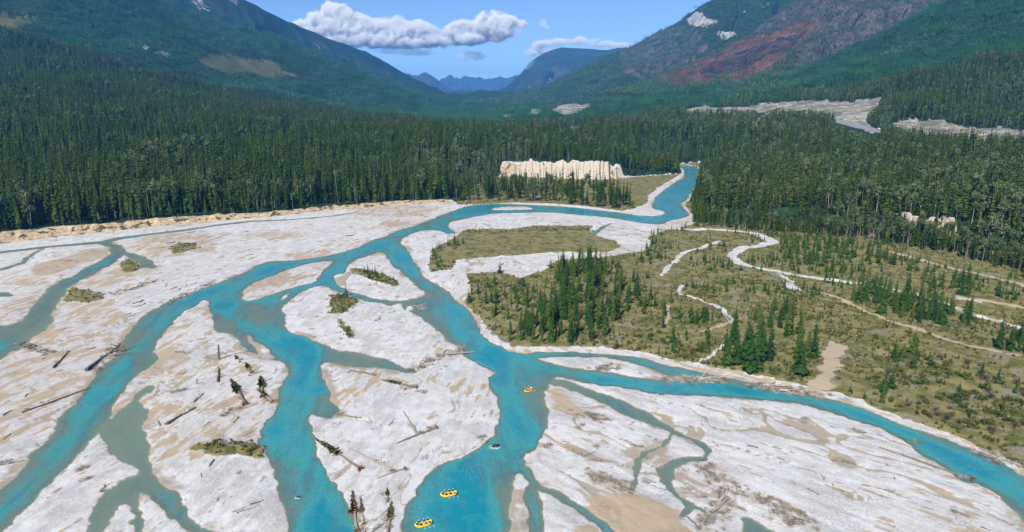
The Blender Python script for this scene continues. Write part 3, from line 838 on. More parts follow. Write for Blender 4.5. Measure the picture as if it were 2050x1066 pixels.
# ================================================================== MOUNTAINS
def mountain(name, ridge, foot, back, mat, label, masks=(), cols=220, rows=70, rough=0.10, seed=1, crag=0.03):
    """ridge: (photo x, photo y, forward distance) along the crest; foot / back: offsets (dx, dy, z) of the front and rear base"""
    R = np.array([PY(*p) for p in ridge])
    d = np.concatenate([[0], np.cumsum(np.linalg.norm(np.diff(R, axis=0), axis=1))])
    u = np.linspace(0, d[-1], cols)
    R = np.stack([np.interp(u, d, R[:, k]) for k in range(3)], 1)
    nb = rows // 4
    V = []
    zfoot = foot[2]
    L = d[-1]
    # small crags along the crest
    R[:, 2] += crag * np.maximum(R[:, 2], 60) * (fbm(u / (L / 26), u * 0 + seed, seed, 4)) * 0.8
    hgt = np.maximum(R[:, 2] - zfoot, 20)
    for j in range(rows + 1):
        if j < nb:
            t = 1 - j / nb
            X = R[:, 0] + back[0] * t; Y = R[:, 1] + back[1] * t; Zz = R[:, 2] + (back[2] - R[:, 2]) * t
            k = t
        else:
            t = (j - nb) / (rows - nb)
            X = R[:, 0] + foot[0] * t; Y = R[:, 1] + foot[1] * t
            Zz = zfoot + (R[:, 2] - zfoot) * (1 - t) ** 1.15
            k = t
        env = np.clip(np.sin(math.pi * min(1, k * 1.0)) + 0.0, 0, 1)
        # spurs and gullies running down the slope
        g = 1 - np.abs(fbm(u / (L / 9) + 0.6 * k, u * 0 + k * 1.2, seed + 3, 5)) * 2.2
        n = fbm(X / 420, Y / 420, seed + 5, 5)
        off = hgt * rough * env * (1.2 * g - 0.5 + 1.1 * n)
        V.append(np.stack([X + 0.25 * off, Y - 0.8 * off, Zz + 0.45 * off], 1))
    V = np.array(V)
    ii = np.arange((rows + 1) * cols).reshape(rows + 1, cols)
    q = np.stack([ii[:-1, :-1], ii[1:, :-1], ii[1:, 1:], ii[:-1, 1:]], -1).reshape(-1, 4)
    V = V.reshape(-1, 3)
    me = new_mesh(name, V, q, smooth=True)
    px, py = proj(V[:, 0], V[:, 1], V[:, 2])
    at_ = {'rock': np.zeros(len(V)), 'burn': np.zeros(len(V)), 'greyed': np.zeros(len(V)), 'char': np.zeros(len(V))}
    front = (ii >= nb * cols).ravel()
    for key, poly, wgt in masks:
        m = inside_px(px + 10 * fbm(px / 22, py / 22, seed, 4), py + 8 * fbm(px / 22, py / 22, seed + 1, 4), poly) & front
        at_[key][m] = np.maximum(at_[key][m], wgt)
    for k_, a in at_.items():
        add_attr(me, k_, a)
    return link(name, me, kind='structure', mat=mat, label=label), V, q

mm_left = mat_mountain('left_mountain_forest', (0.012, 0.030, 0.024), (0.026, 0.054, 0.034), (0.046, 0.072, 0.040))
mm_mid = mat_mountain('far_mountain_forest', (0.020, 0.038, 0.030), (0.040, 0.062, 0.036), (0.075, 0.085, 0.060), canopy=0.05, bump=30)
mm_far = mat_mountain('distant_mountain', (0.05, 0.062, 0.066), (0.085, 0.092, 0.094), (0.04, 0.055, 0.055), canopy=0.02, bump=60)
mm_burn = mat_mountain('burnt_slope', (0.018, 0.044, 0.022), (0.040, 0.072, 0.030), (0.07, 0.085, 0.042))
mm_right = mat_mountain('rocky_mountain_forest', (0.014, 0.042, 0.024), (0.032, 0.066, 0.032), (0.075, 0.082, 0.042))

mountain('mountain_ridge', [(100,-30,4700),(350,-32,5300),(430,-25,5600),(490,0,6000),(560,35,6400),(610,60,6700),(680,85,7100),(730,102,7400),(780,130,7800),(830,160,8200),(880,190,8700),(935,217,9200)],
         (900,-1500,-20), (-1500,1500,-60), mm_left, 'dark blue-green forested mountain descending from the left to the valley',
         [('rock', [(380,0),(400,18),(418,20),(410,0),(395,-10)], 0.55),('rock', [(440,-12),(468,-6),(485,10),(470,12)], 0.62),
          ('rock', [(410,48),(430,50),(432,58),(418,58)], 0.4),('rock', [(583,112),(600,110),(618,118),(614,126),(590,122)], 0.62),('rock', [(617,128),(640,128),(640,138),(620,136)], 0.66),('rock',[(622,85),(640,92),(632,98)],0.5)], seed=4, rough=0.16)
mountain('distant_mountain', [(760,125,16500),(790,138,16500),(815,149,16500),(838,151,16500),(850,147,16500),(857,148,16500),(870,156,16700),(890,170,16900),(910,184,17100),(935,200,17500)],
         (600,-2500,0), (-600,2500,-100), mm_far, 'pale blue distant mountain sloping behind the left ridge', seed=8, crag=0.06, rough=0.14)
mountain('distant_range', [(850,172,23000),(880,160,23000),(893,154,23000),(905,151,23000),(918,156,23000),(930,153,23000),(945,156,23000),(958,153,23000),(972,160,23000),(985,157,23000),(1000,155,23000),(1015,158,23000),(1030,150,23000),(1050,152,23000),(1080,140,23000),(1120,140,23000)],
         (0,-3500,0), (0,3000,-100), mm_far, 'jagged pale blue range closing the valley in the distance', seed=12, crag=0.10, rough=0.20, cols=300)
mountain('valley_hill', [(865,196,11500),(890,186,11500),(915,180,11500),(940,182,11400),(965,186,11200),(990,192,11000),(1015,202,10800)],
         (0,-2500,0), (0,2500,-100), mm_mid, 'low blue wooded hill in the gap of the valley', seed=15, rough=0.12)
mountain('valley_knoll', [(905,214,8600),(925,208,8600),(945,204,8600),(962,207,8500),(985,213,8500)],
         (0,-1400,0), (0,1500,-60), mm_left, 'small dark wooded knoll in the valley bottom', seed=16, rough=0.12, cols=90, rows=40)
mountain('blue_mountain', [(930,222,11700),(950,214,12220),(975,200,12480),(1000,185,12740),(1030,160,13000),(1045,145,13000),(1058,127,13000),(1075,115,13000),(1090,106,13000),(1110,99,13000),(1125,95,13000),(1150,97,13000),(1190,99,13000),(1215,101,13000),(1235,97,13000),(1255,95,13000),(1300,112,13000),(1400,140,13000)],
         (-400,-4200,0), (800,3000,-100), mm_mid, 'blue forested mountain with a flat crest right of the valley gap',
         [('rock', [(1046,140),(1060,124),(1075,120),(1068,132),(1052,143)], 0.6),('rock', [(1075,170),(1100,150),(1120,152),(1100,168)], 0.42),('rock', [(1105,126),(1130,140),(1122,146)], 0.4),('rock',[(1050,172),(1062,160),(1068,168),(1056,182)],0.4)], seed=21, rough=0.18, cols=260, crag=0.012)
MR_ = mountain('rocky_mountain', [(965,214,7600),(1000,206,7400),(1060,188,7200),(1130,156,6900),(1180,128,6700),(1230,108,6500),(1270,90,6300),(1310,68,6200),(1345,52,6100),(1360,44,6100),(1378,28,6050),(1390,20,5900),(1420,0,5800),(1480,-30,5500),(1620,-40,5500),(1800,-40,5500)],
         (-500,-2300,60), (1500,1500,-60), mm_right, 'green mountain with pale rock outcrops near its shoulder',
         [('rock', [(1378,40),(1388,26),(1405,22),(1420,38),(1436,48),(1425,53),(1398,52),(1382,50)], 1.0),('rock', [(1436,66),(1448,60),(1462,64),(1472,74),(1456,78),(1440,74)], 0.9),('rock', [(1524,14),(1538,10),(1536,20)], 0.8),('rock',[(1480,18),(1490,24),(1484,28)],0.6),
          ('greyed', [(1240,100),(1300,75),(1360,50),(1400,60),(1420,95),(1380,130),(1320,150),(1250,150)], 0.55),('burn', [(1250,150),(1330,118),(1380,100),(1400,120),(1320,160)], 0.45)], seed=27, rough=0.17, cols=280)
MB_ = mountain('burnt_mountain', [(1285,170,4800),(1320,153,4700),(1360,136,4600),(1400,118,4500),(1445,97,4450),(1490,73,4400),(1515,56,4350),(1540,35,4300),(1590,3,4300),(1680,-50,4200),(1800,-70,4200),(1950,-70,4200),(2150,-70,4200)],
         (-500,-1500,120), (900,1300,0), mm_burn, 'fire-scarred mountainside with rust brown and charred bands',
         [('burn', [(1310,158),(1400,118),(1490,78),(1560,60),(1640,30),(1640,60),(1600,90),(1560,130),(1500,160),(1440,165),(1360,170)], 0.95),
          ('greyed', [(1490,73),(1590,0),(1900,-20),(1905,20),(1820,60),(1700,110),(1640,130),(1590,130),(1640,40)], 0.85),
          ('char', [(1395,140),(1470,108),(1560,78),(1625,58),(1590,95),(1540,115),(1480,142),(1410,160)], 0.95),
          ('rock', [(1560,36),(1585,28),(1595,36),(1570,40)], 0.6),('rock', [(1840,44),(1862,34),(1866,42),(1845,52)], 0.35)], seed=33, rough=0.18, cols=300, rows=90)

# ================================================================== SILT CLIFFS
def cliff(name, base, z0, ztop, set_back, label, cols=260, rows=20, seed=3, flute=2.2):
    B = np.array(base, float)
    d = np.concatenate([[0], np.cumsum(np.linalg.norm(np.diff(B, axis=0), axis=1))])
    u = np.linspace(0, d[-1], cols)
    bx, by = np.interp(u, d, B[:, 0]), np.interp(u, d, B[:, 1])
    f1 = np.abs(fbm(u / 6.5, u * 0 + 2, seed, 3)) * 2.0
    f2 = fbm(u / 2.2, u * 0 + 9, seed + 4, 2)
    end = np.minimum(sstep(0, 8, u), sstep(0, 8, d[-1] - u))
    top = z0 + (ztop - z0) * (0.86 + 0.22 * fbm(u / 13, u * 0 + 5, seed + 8, 3)) * (0.75 + 0.25 * end)
    top = top - np.maximum(0, 0.45 - f1) * 6.5 * (ztop - z0) / 26.0
    V = []
    for j in range(rows + 3):
        if j <= rows:
            t = j / rows
            fl = flute * (f1 - 0.6) * np.sin(math.pi * min(1, t * 0.9 + 0.1)) + 0.5 * f2
            X = bx + 0.0 * t
            Y = by + set_back * (t ** 1.35) - fl - 3.0 * (1 - t) ** 3 + 12 * (1 - end)
            Zz = z0 + (top - z0) * t
            Zz = Zz + 0.25 * fbm(u / 1.7, u * 0 + j, seed + 11, 2)
        else:
            X = bx; Y = by + set_back + 6 * (j - rows); Zz = top - 0.6 * (j - rows)
        V.append(np.stack([X, Y, Zz + 0 * u], 1))
    V = np.array(V).reshape(-1, 3)
    n = rows + 3
    ii = np.arange(n * cols).reshape(n, cols)
    q = np.stack([ii[:-1, :-1], ii[:-1, 1:], ii[1:, 1:], ii[1:, :-1]], -1).reshape(-1, 4)
    me = new_mesh(name, V, q, smooth=True)
    return link(name, me, kind='structure', mat=MCL, label=label)
MCL = mat_cliff()
def gb(pts, z): return [G(px, py, z) for px, py in pts]
cliff('silt_cliff', gb([(1034,354),(1060,355),(1100,357),(1150,359),(1200,360),(1228,359)], 1.0), 0.5, 26, 9, 'long fluted cream silt cliff above the meadow', seed=3, flute=4.2)
cliff('silt_cliff', gb([(1004,352),(1015,352),(1030,353)], 1.0), 3, 26, 8, 'narrow cream silt cliff standing left of the long one', cols=60, seed=5)
cliff('silt_cliff', gb([(1226,360),(1236,359),(1243,359)], 1.0), 0.5, 15, 5, 'short rounded silt stub at the right end of the long cliff', cols=40, seed=7)
def terrace(px0, px1, n, ahead=2.0, zz=3.0):
    """foot of the terrace edge: the first ground rising above zz along each direction"""
    out = []
    for px in np.linspace(px0, px1, n):
        Ys = np.linspace(430, 760, 400)
        Xs = (px - PW / 2) / F_PX * (Ys * CT + 105 * ST)
        k = int(np.argmax(ground_z(Xs, Ys) > zz))
        d = math.hypot(Xs[k], Ys[k])
        out.append((Xs[k] * (1 - ahead / d), Ys[k] * (1 - ahead / d)))
    return out
cliff('silt_cliff', terrace(1792, 1934, 9), 1, 24, 7, 'cream silt cliff among dark trees on the right terrace', cols=150, seed=9, flute=4.5)
cliff('silt_cliff', terrace(1748, 1774, 4, -2.5), 1, 21, 6, 'thin silt cliff left of the cream cliff on the right terrace', cols=40, seed=10, flute=3.0)
cliff('silt_cliff', terrace(1548, 1598, 5, -3.5), 1, 18, 6, 'half hidden silt cliff between spruces on the right terrace', cols=60, seed=13, flute=3.0)

# ================================================================== HIGHWAY
def road():
    pts = [(1560,1640),(1620,1560),(1665,1480),(1690,1425),(1712,1380),(1735,1335),(1758,1290),(1790,1230),(1850,1150),(1950,1060),(2060,990)]
    C = []
    for px, Y in pts:
        xx = (px - PW / 2) / F_PX * (Y * CT + 55 * ST)
        C.append((xx, Y))
    C = np.array(C)
    d = np.concatenate([[0], np.cumsum(np.linalg.norm(np.diff(C, axis=0), axis=1))])
    u = np.linspace(0, d[-1], 90)
    X, Y = np.interp(u, d, C[:, 0]), np.interp(u, d, C[:, 1])
    for _ in range(6):
        X[1:-1] = (X[:-2] + X[1:-1] * 2 + X[2:]) / 4; Y[1:-1] = (Y[:-2] + Y[1:-1] * 2 + Y[2:]) / 4
    Zc = ground_z(X, Y) + 2.0
    for _ in range(60):
        Zc[1:-1] = (Zc[:-2] + Zc[1:-1] * 2 + Zc[2:]) / 4
    Zc = np.maximum(Zc, ground_z(X, Y) + 1.2)
    tx, ty = np.gradient(X), np.gradient(Y)
    L = np.hypot(tx, ty); nx, ny = -ty / L, tx / L
    def strip(a, b, dz, name, mat, parent=None, kind=None, label=None, skirt=0):
        offs = [a, b] if not skirt else [a - 5, a, b, b + 5]
        zo = [dz, dz] if not skirt else [dz - skirt, dz, dz, dz - skirt]
        V = np.concatenate([np.stack([X + nx * o, Y + ny * o, Zc + z_], 1) for o, z_ in zip(offs, zo)])
        n = len(X); Fq = []
        for k in range(len(offs) - 1):
            for i in range(n - 1):
                Fq.append((k * n + i, k * n + i + 1, (k + 1) * n + i + 1, (k + 1) * n + i))
        return link(name, new_mesh(name, V, np.array(Fq)[:, ::-1]), parent, label, None, None, kind, mat)
    r = strip(-8, 8, 0, 'highway', M['asphalt'], kind='structure', label='grey highway curving through the cut above the forest', skirt=4)
    strip(-6.6, -6.3, 0.02, 'edge_line', M['paint'], r)
    strip(6.3, 6.6, 0.02, 'edge_line', M['paint'], r)
    strip(-0.15, 0.15, 0.02, 'centre_line', M['paint'], r)
    return X, Y, Zc, tx / L, ty / L
ROAD = road()

# ================================================================== CLOUDS
CY = 30000.0
def mat_cloud(humps, zb, s, thin):
    """water droplets: dense inside the humps, frayed by turbulence, flat underneath"""
    t = NT('cloud')
    v = t.n('ShaderNodeVolumePrincipled')
    best = None
    for (hx, hy, rx, ry) in humps:
        c = PY(hx, hy, CY)
        sub = t.n('ShaderNodeVectorMath', operation='SUBTRACT'); t.l(t.P(), sub.inputs[0]); sub.inputs[1].default_value = c
        dv = t.n('ShaderNodeVectorMath', operation='DIVIDE'); t.l(sub.outputs[0], dv.inputs[0]); dv.inputs[1].default_value = (rx * s * 1.15, rx * s * 0.8, ry * s * 1.15)
        ln = t.n('ShaderNodeVectorMath', operation='LENGTH'); t.l(dv.outputs[0], ln.inputs[0])
        f = t.math('SUBTRACT', 1.0, ln.outputs['Value'])
        best = f if best is None else t.math('SMOOTH_MAX', best, f, 0.15)
    n = t.noise(0.0019, 8, 0.68, dist=0.5)
    sep = t.n('ShaderNodeSeparateXYZ'); t.l(t.P(), sep.inputs[0])
    flat = t.ramp(sep.outputs['Z'], zb - 320, zb + 60)
    amp = 2.6 if thin > 0.95 else 3.4
    val = t.math('ADD', best, t.math('MULTIPLY_ADD', n, amp, -amp * 0.5))
    d = t.math('MULTIPLY', t.math('MULTIPLY', t.ramp(val, 0.10, 0.42), flat), 0.009 * thin)
    t.l(d, v.inputs['Density'])
    v.inputs['Color'].default_value = (0.995, 0.995, 0.995, 1)
    v.inputs['Anisotropy'].default_value = -0.3
    t.l(v.outputs[0], t.out.inputs['Volume'])
    t.m.cycles.volume_step_rate = 0.25
    return t.m
def cloud(name, humps, base_py, label, seed=0, thin=1.0, vox=110.0):
    """body that hugs the cloud; the droplets fill it"""
    s = CY / F_PX
    bm = bmesh.new()
    for (hx, hy, rx, ry) in humps:
        bmesh.ops.create_icosphere(bm, subdivisions=3, radius=1.0, matrix=Matrix.Translation(PY(hx, hy, CY)) @ Matrix.Diagonal((rx * s * 1.3, rx * s * 0.95, ry * s * 1.3, 1)))
    me = bpy.data.meshes.new(name); bm.to_mesh(me); bm.free()
    o = bpy.data.objects.new('tmp_cloud', me); COL.objects.link(o)
    md = o.modifiers.new('fuse', 'REMESH'); md.mode = 'VOXEL'; md.voxel_size = vox if len(humps) > 6 else vox * 0.5
    dg = bpy.context.evaluated_depsgraph_get(); dg.update()
    res = bpy.data.meshes.new_from_object(o.evaluated_get(dg))
    bpy.data.objects.remove(o)
    zb = PY(0, base_py, CY)[2]
    return link(name, res, None, label, 'cloud', 'clouds over the valley gap', None, mat_cloud(humps, zb, s, thin))
cloud('cumulus_cloud', [(668,24,26,20),(652,44,34,20),(690,46,34,22),(640,66,36,20),(720,58,40,24),(765,60,40,22),(800,64,40,24),(842,62,30,20),(858,76,30,16),(760,82,60,14),(690,82,50,14),(615,52,30,14),(610,70,30,14),(875,80,24,14),(893,82,24,12),(640,88,60,10),(820,86,60,10)], 94, 'tallest white cumulus cloud rising beside the left mountain ridge', seed=1)
cloud('cumulus_cloud', [(905,66,24,18),(930,58,30,20),(960,60,30,22),(985,46,30,20),(1010,44,26,16),(1000,62,34,18),(940,78,40,12),(1035,48,20,9)], 90, 'white cumulus cloud to the right of the tallest one', seed=2)
cloud('small_cloud', [(945,112,22,8),(930,115,18,6),(960,115,14,5)], 120, 'small flat white cloud alone below the large cumulus', seed=3, thin=0.3)
cloud('small_cloud', [(815,104,36,7),(850,106,30,6),(780,103,28,6)], 112, 'thin flat cloud under the base of the tallest cumulus', seed=4, thin=0.12)
cloud('small_cloud', [(1078,97,16,11),(1066,105,16,10),(1090,104,14,9)], 120, 'white puff of cloud above the blue mountain crest', seed=5, thin=0.9)
cloud('small_cloud', [(1100,87,26,6),(1125,84,30,6),(1160,82,26,7),(1188,82,16,8),(1205,88,28,6),(1235,92,26,6)], 99, 'long thin cloud streak above the flat mountain crest', seed=6, thin=0.45)
cloud('small_cloud', [(1089,50,9,10),(1097,56,10,5)], 66, 'tiny wisp of cloud alone in the blue sky', seed=7, thin=0.3)

# ================================================================== HAZE
def haze_box():
    hx, y0, y1, z0, z1 = 25000, -2500, 26500, -140, ZTOP
    V = [(-hx, y0, z0), (hx, y0, z0), (hx, y1, z0), (-hx, y1, z0), (-hx, y0, z1), (hx, y0, z1), (hx, y1, z1), (-hx, y1, z1)]
    Fq = [(0, 3, 2, 1), (4, 5, 6, 7), (0, 1, 5, 4), (1, 2, 6, 5), (2, 3, 7, 6), (3, 0, 4, 7)]
    m = bpy.data.materials.new('haze')
    m.use_nodes = True
    t = m.node_tree
    t.nodes.clear()
    o = t.nodes.new('ShaderNodeOutputMaterial')
    v = t.nodes.new('ShaderNodeVolumePrincipled')
    v.inputs['Color'].default_value = (0.12, 0.44, 1.0, 1)
    v.inputs['Density'].default_value = HAZE
    v.inputs['Anisotropy'].default_value = 0.0
    t.links.new(v.outputs[0], o.inputs['Volume'])
    return link('haze', new_mesh('haze', V, Fq), None, 'thin blue air haze filling the valley', None, None, 'stuff', m)
HAZE = 4.8e-5
ZTOP = max(np.array([v.co.z for v in o.data.vertices]).max() for o in COL.objects if o.get('kind') == 'structure' and o.name != 'valley_floor') 
ZTOP = float(max(ZTOP, Z.max())) + 60
print('haze top', ZTOP)
haze_box()

# ================================================================== PLANTS: meshes one metre tall, scaled where they stand
class MB:
    def __init__(self): self.v, self.f, self.m = [], [], []
    def add(self, V, Fc, mi=0):
        o = len(self.v)
        self.v += [tuple(p) for p in V]
        self.f += [tuple(i + o for i in f) for f in Fc]
        self.m += [mi] * len(Fc)
    def tube(self, pts, rad, n=5, mi=0, cap=True):
        pts = [Vector(p) for p in pts]
        V, Fc = [], []
        for i, p in enumerate(pts):
            d = (pts[min(i + 1, len(pts) - 1)] - pts[max(i - 1, 0)])
            d = d.normalized() if d.length > 1e-9 else Vector((0, 0, 1))
            a = d.orthogonal().normalized(); b = d.cross(a)
            for k in range(n):
                t = 2 * math.pi * k / n
                V.append(p + (a * math.cos(t) + b * math.sin(t)) * rad[i])
        for i in range(len(pts) - 1):
            for k in range(n):
                Fc.append((i * n + k, i * n + (k + 1) % n, (i + 1) * n + (k + 1) % n, (i + 1) * n + k))
        if cap:
            Fc.append(tuple(range(n))[::-1]); Fc.append(tuple((len(pts) - 1) * n + k for k in range(n)))
        self.add(V, Fc, mi)
    def mesh(self, name, mats, smooth=False):
        me = bpy.data.meshes.new(name)
        me.from_pydata(self.v, [], self.f)
        for m in mats: me.materials.append(m)
        if len(mats) > 1: me.polygons.foreach_set('material_index', self.m)
        if smooth: me.polygons.foreach_set('use_smooth', [True] * len(self.f))
        me.update()
        return me

def conifer_crown(mb, rs, width=0.17, base=0.10, levels=15, nb=7, droop=0.45, mi=0, power=0.8, fine=False, fat=1.0):
    for i in range(levels):
        t = (i + rs.uniform(-0.3, 0.3)) / levels
        t = min(max(t, 0), 0.985)
        z = base + (1 - base) * t
        # a little belly above the lowest branches
        rad = width * (1 - t) ** power * min(1.0, 0.62 + t * 3.0) * rs.uniform(0.8, 1.15) + 0.006
        n = max(4, int(round(nb * (1 - 0.45 * t))))
        a0 = rs.uniform(0, 6.28)
        for k in range(n):
            if rs.uniform() < 0.07: continue
            a = a0 + 6.283 * k / n + rs.uniform(-0.28, 0.28)
            r = rad * rs.uniform(0.5, 1.28)
            c, s_ = math.cos(a), math.sin(a)
            dr = droop * rs.uniform(0.6, 1.3)
            w = r * rs.uniform(0.30, 0.46) * fat
            zi = z + 0.22 * r
            tip = (c * r, s_ * r, z - dr * r)
            mx, my = c * r * 0.55, s_ * r * 0.55
            zm = z - dr * r * 0.38
            V = [(0, 0, zi), (mx - s_ * w, my + c * w, zm - 0.35 * w), tip, (mx + s_ * w, my - c * w, zm - 0.35 * w), (mx, my, zm + 0.22 * w)]
            mb.add(V, [(0, 1, 4), (1, 2, 4), (2, 3, 4), (3, 0, 4)] if fine else [(0, 1, 2), (0, 2, 3)], mi)
    mb.add([(0, 0, 1.03), (0.012, 0, 0.93), (-0.006, 0.011, 0.93), (-0.006, -0.011, 0.93)], [(0, 1, 2), (0, 2, 3), (0, 3, 1)], mi)

def leafy_crown(mb, rs, centers, n, size, mi=0):
    """many leaf-clump faces through the crown's volume"""
    for (cx_, cy_, cz_, rx, rz) in centers:
        for k in range(n):
            b = rs.normal(0, 1, 3); b = b / np.linalg.norm(b) * rs.uniform(0.45, 1.0) ** 0.5
            p = np.array([cx_ + b[0] * rx, cy_ + b[1] * rx, cz_ + b[2] * rz])
            nrm = b + rs.normal(0, 0.6, 3); nrm /= np.linalg.norm(nrm)
            a = np.cross(nrm, [0, 0, 1.0]); a /= (np.linalg.norm(a) + 1e-6); c = np.cross(nrm, a)
            s1, s2 = size * rs.uniform(0.6, 1.3), size * rs.uniform(0.6, 1.3)
            mb.add([p - a * s1, p - c * s2, p + a * s1 * 0.9, p + c * s2], [(0, 1, 2, 3)], mi)

def trunk_into(mb, rs, top=0.97, r0=0.012, mi=0, bend=0.006):
    zs = [0, 0.25, 0.5, 0.75, top]
    mb.tube([(rs.uniform(-bend, bend) * (i > 0), rs.uniform(-bend, bend) * (i > 0), z - (0.02 if i == 0 else 0)) for i, z in enumerate(zs)],
            [r0 * (1 - 0.85 * z) for z in zs], 5, mi)

def make_conifer(seed, mat, **kw):
    rs = np.random.RandomState(seed)
    mb = MB(); conifer_crown(mb, rs, **kw)
    tb = MB(); trunk_into(tb, rs)
    return tb, mb, mat

rsg = np.random.RandomState(5)
# --- whole-tree meshes for the forest mass
def joined(name, tb, mb, tm, cm):
    j = MB(); j.add(tb.v, tb.f, 0); j.add(mb.v, mb.f, 1)
    return j.mesh(name, [tm, cm])
forest_protos = []
for i in range(5):
    tb, mb, _ = make_conifer(100 + i, None, width=[0.115, 0.10, 0.135, 0.095, 0.105][i], base=[0.12, 0.22, 0.06, 0.34, 0.16][i], levels=12, nb=7, droop=0.75, fat=1.6, power=[0.75, 0.6, 0.8, 0.55, 0.7][i])
    forest_protos.append(joined('forest_conifer', tb, mb, M['trunk'] if i == 3 else M['dark_trunk'], M['spruce']))
def aspen_parts(seed, n=70):
    rs = np.random.RandomState(seed)
    tb, mb = MB(), MB()
    trunk_into(tb, rs, 0.9, 0.011, bend=0.012)
    cs = [(0, 0, 0.86, 0.10, 0.13)] + [(rs.uniform(-0.08, 0.08), rs.uniform(-0.08, 0.08), rs.uniform(0.55, 0.88), rs.uniform(0.06, 0.10), rs.uniform(0.07, 0.12)) for _ in range(4)]
    for c in cs[1:]:
        tb.tube([(0, 0, c[2] - 0.15), c[:3]], [0.006, 0.002], 4)
    leafy_crown(mb, rs, cs, n // 2, 0.026)
    return tb, mb
for i in range(2):
    tb, mb = aspen_parts(200 + i, 90)
    forest_protos.append(joined('forest_aspen', tb, mb, M['pale_trunk'], M['aspen']))
def dead_parts(seed):
    rs = np.random.RandomState(seed)
    tb = MB(); trunk_into(tb, rs, 0.98, 0.011)
    bb = MB()
    for k in range(26):
        z = rs.uniform(0.2, 0.95); a = rs.uniform(0, 6.28); r = 0.10 * (1.05 - z) * rs.uniform(0.6, 1.2) + 0.01
        bb.tube([(0, 0, z), (math.cos(a) * r, math.sin(a) * r, z + r * 0.3)], [0.003, 0.001], 3, cap=False)
    return tb, bb
tb, mb = dead_parts(300)
forest_protos.append(joined('forest_snag', tb, mb, M['log_grey'], M['log_grey']))
# stands of small trees for the far slopes: a patch 1 unit wide = 1 m, trees ~ 1/1.6 of the patch
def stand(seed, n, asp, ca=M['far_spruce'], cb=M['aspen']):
    rs = np.random.RandomState(seed); j = MB()
    for k in range(n):
        x0, y0, h = rs.uniform(-1, 1), rs.uniform(-1, 1), rs.uniform(0.55, 1.0)
        mb = MB()
        if rs.uniform() < asp:
            leafy_crown(mb, rs, [(0, 0, 0.66, 0.17, 0.32)], 18, 0.085)
            mi = 1
        else:
            conifer_crown(mb, rs, 0.17, 0.08, 6, 5, fat=1.5)
            mi = 0
        j.add([(x0 + v[0] * h, y0 + v[1] * h, v[2] * h - 0.05) for v in mb.v], mb.f, mi)
    return j.mesh('forest_stand', [ca, cb])
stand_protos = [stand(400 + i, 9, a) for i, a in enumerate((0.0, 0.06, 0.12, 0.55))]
burn_protos = [stand(420, 9, 0.0, M['burnt'], M['burnt']), stand(421, 9, 0.0, M['dead_grey'], M['dead_grey']), stand(422, 9, 0.0), stand(423, 9, 0.1)]

def scatter(name, protos, pts, scale, pick, label, rz=None, tilt=None):
    """ONE object of uncountable plants: points carrying an index, a scale and a turn"""
    n = len(pts)
    me = bpy.data.meshes.new(name)
    me.vertices.add(n); me.vertices.foreach_set('co', np.asarray(pts, np.float32).ravel())
    add_attr(me, 'size', scale)
    a = me.attributes.new('pick', 'INT', 'POINT'); a.data.foreach_set('value', np.asarray(pick, np.int32))
    rot = np.zeros((n, 3), np.float32); rot[:, 2] = NR.uniform(0, 6.28, n) if rz is None else rz
    rot[:, 0] = NR.normal(0, 0.02, n) if tilt is None else tilt
    a = me.attributes.new('turn', 'FLOAT_VECTOR', 'POINT'); a.data.foreach_set('vector', rot.ravel())
    col = bpy.data.collections.new(name + '_kinds')
    for k, pm in enumerate(protos):
        po = bpy.data.objects.new('%s_%02d' % (name, k), pm); col.objects.link(po)
    ng = bpy.data.node_groups.new(name, 'GeometryNodeTree')
    ng.interface.new_socket('Geometry', in_out='INPUT', socket_type='NodeSocketGeometry')
    ng.interface.new_socket('Geometry', in_out='OUTPUT', socket_type='NodeSocketGeometry')
    N, Lk = ng.nodes, ng.links
    gi, go = N.new('NodeGroupInput'), N.new('NodeGroupOutput')
    ci = N.new('GeometryNodeCollectionInfo'); ci.inputs['Collection'].default_value = col
    ci.inputs['Separate Children'].default_value = True; ci.inputs['Reset Children'].default_value = True
    ip = N.new('GeometryNodeInstanceOnPoints'); ip.inputs['Pick Instance'].default_value = True
    mp = N.new('GeometryNodeMeshToPoints')
    def na(nm, dt):
        x_ = N.new('GeometryNodeInputNamedAttribute'); x_.data_type = dt; x_.inputs['Name'].default_value = nm
        return x_.outputs['Attribute']
    er = N.new('FunctionNodeEulerToRotation')
    Lk.new(gi.outputs[0], mp.inputs[0]); Lk.new(mp.outputs[0], ip.inputs['Points'])
    Lk.new(ci.outputs[0], ip.inputs['Instance'])
    Lk.new(na('pick', 'INT'), ip.inputs['Instance Index'])
    Lk.new(na('turn', 'FLOAT_VECTOR'), er.inputs[0]); Lk.new(er.outputs[0], ip.inputs['Rotation'])
    Lk.new(na('size', 'FLOAT'), ip.inputs['Scale'])
    Lk.new(ip.outputs[0], go.inputs[0])
    o = link(name, me, None, label, None, None, 'stuff')
    md = o.modifiers.new('plants', 'NODES'); md.node_group = ng
    return o

# ------------------------------------------------------------------ where the forest stands
def blue_points(r0, r1, area, a0=-46, a1=46, seed=1):
    """jittered cells over a sector of the ground, about one point per area"""
    rs = np.random.RandomState(seed)
    n = int(math.radians(a1 - a0) * (r1 * r1 - r0 * r0) / 2 / area)
    r = np.sqrt(rs.uniform(r0 * r0, r1 * r1, n)); a = np.radians(rs.uniform(a0, a1, n))
    return r * np.sin(a), r * np.cos(a)

def clearing(X, Y, Zz, h):
    """true where a tree would stand on or hide a road cut or clearing"""
    out = sample(A_['scar'], X, Y) > 0.2
    out |= sample(A_['clear'], X, Y) > 0.5
    px, py = proj(X, Y, Zz + 0.38 * h)
    for poly in SCARS:
        out |= inside_px(px, py, poly)
    for hh in (0.2, 0.45, 0.7, 0.92):
        px, py = proj(X, Y, Zz + hh * h)
        out |= inside_px(px, py, ROADVIEW)
    return out

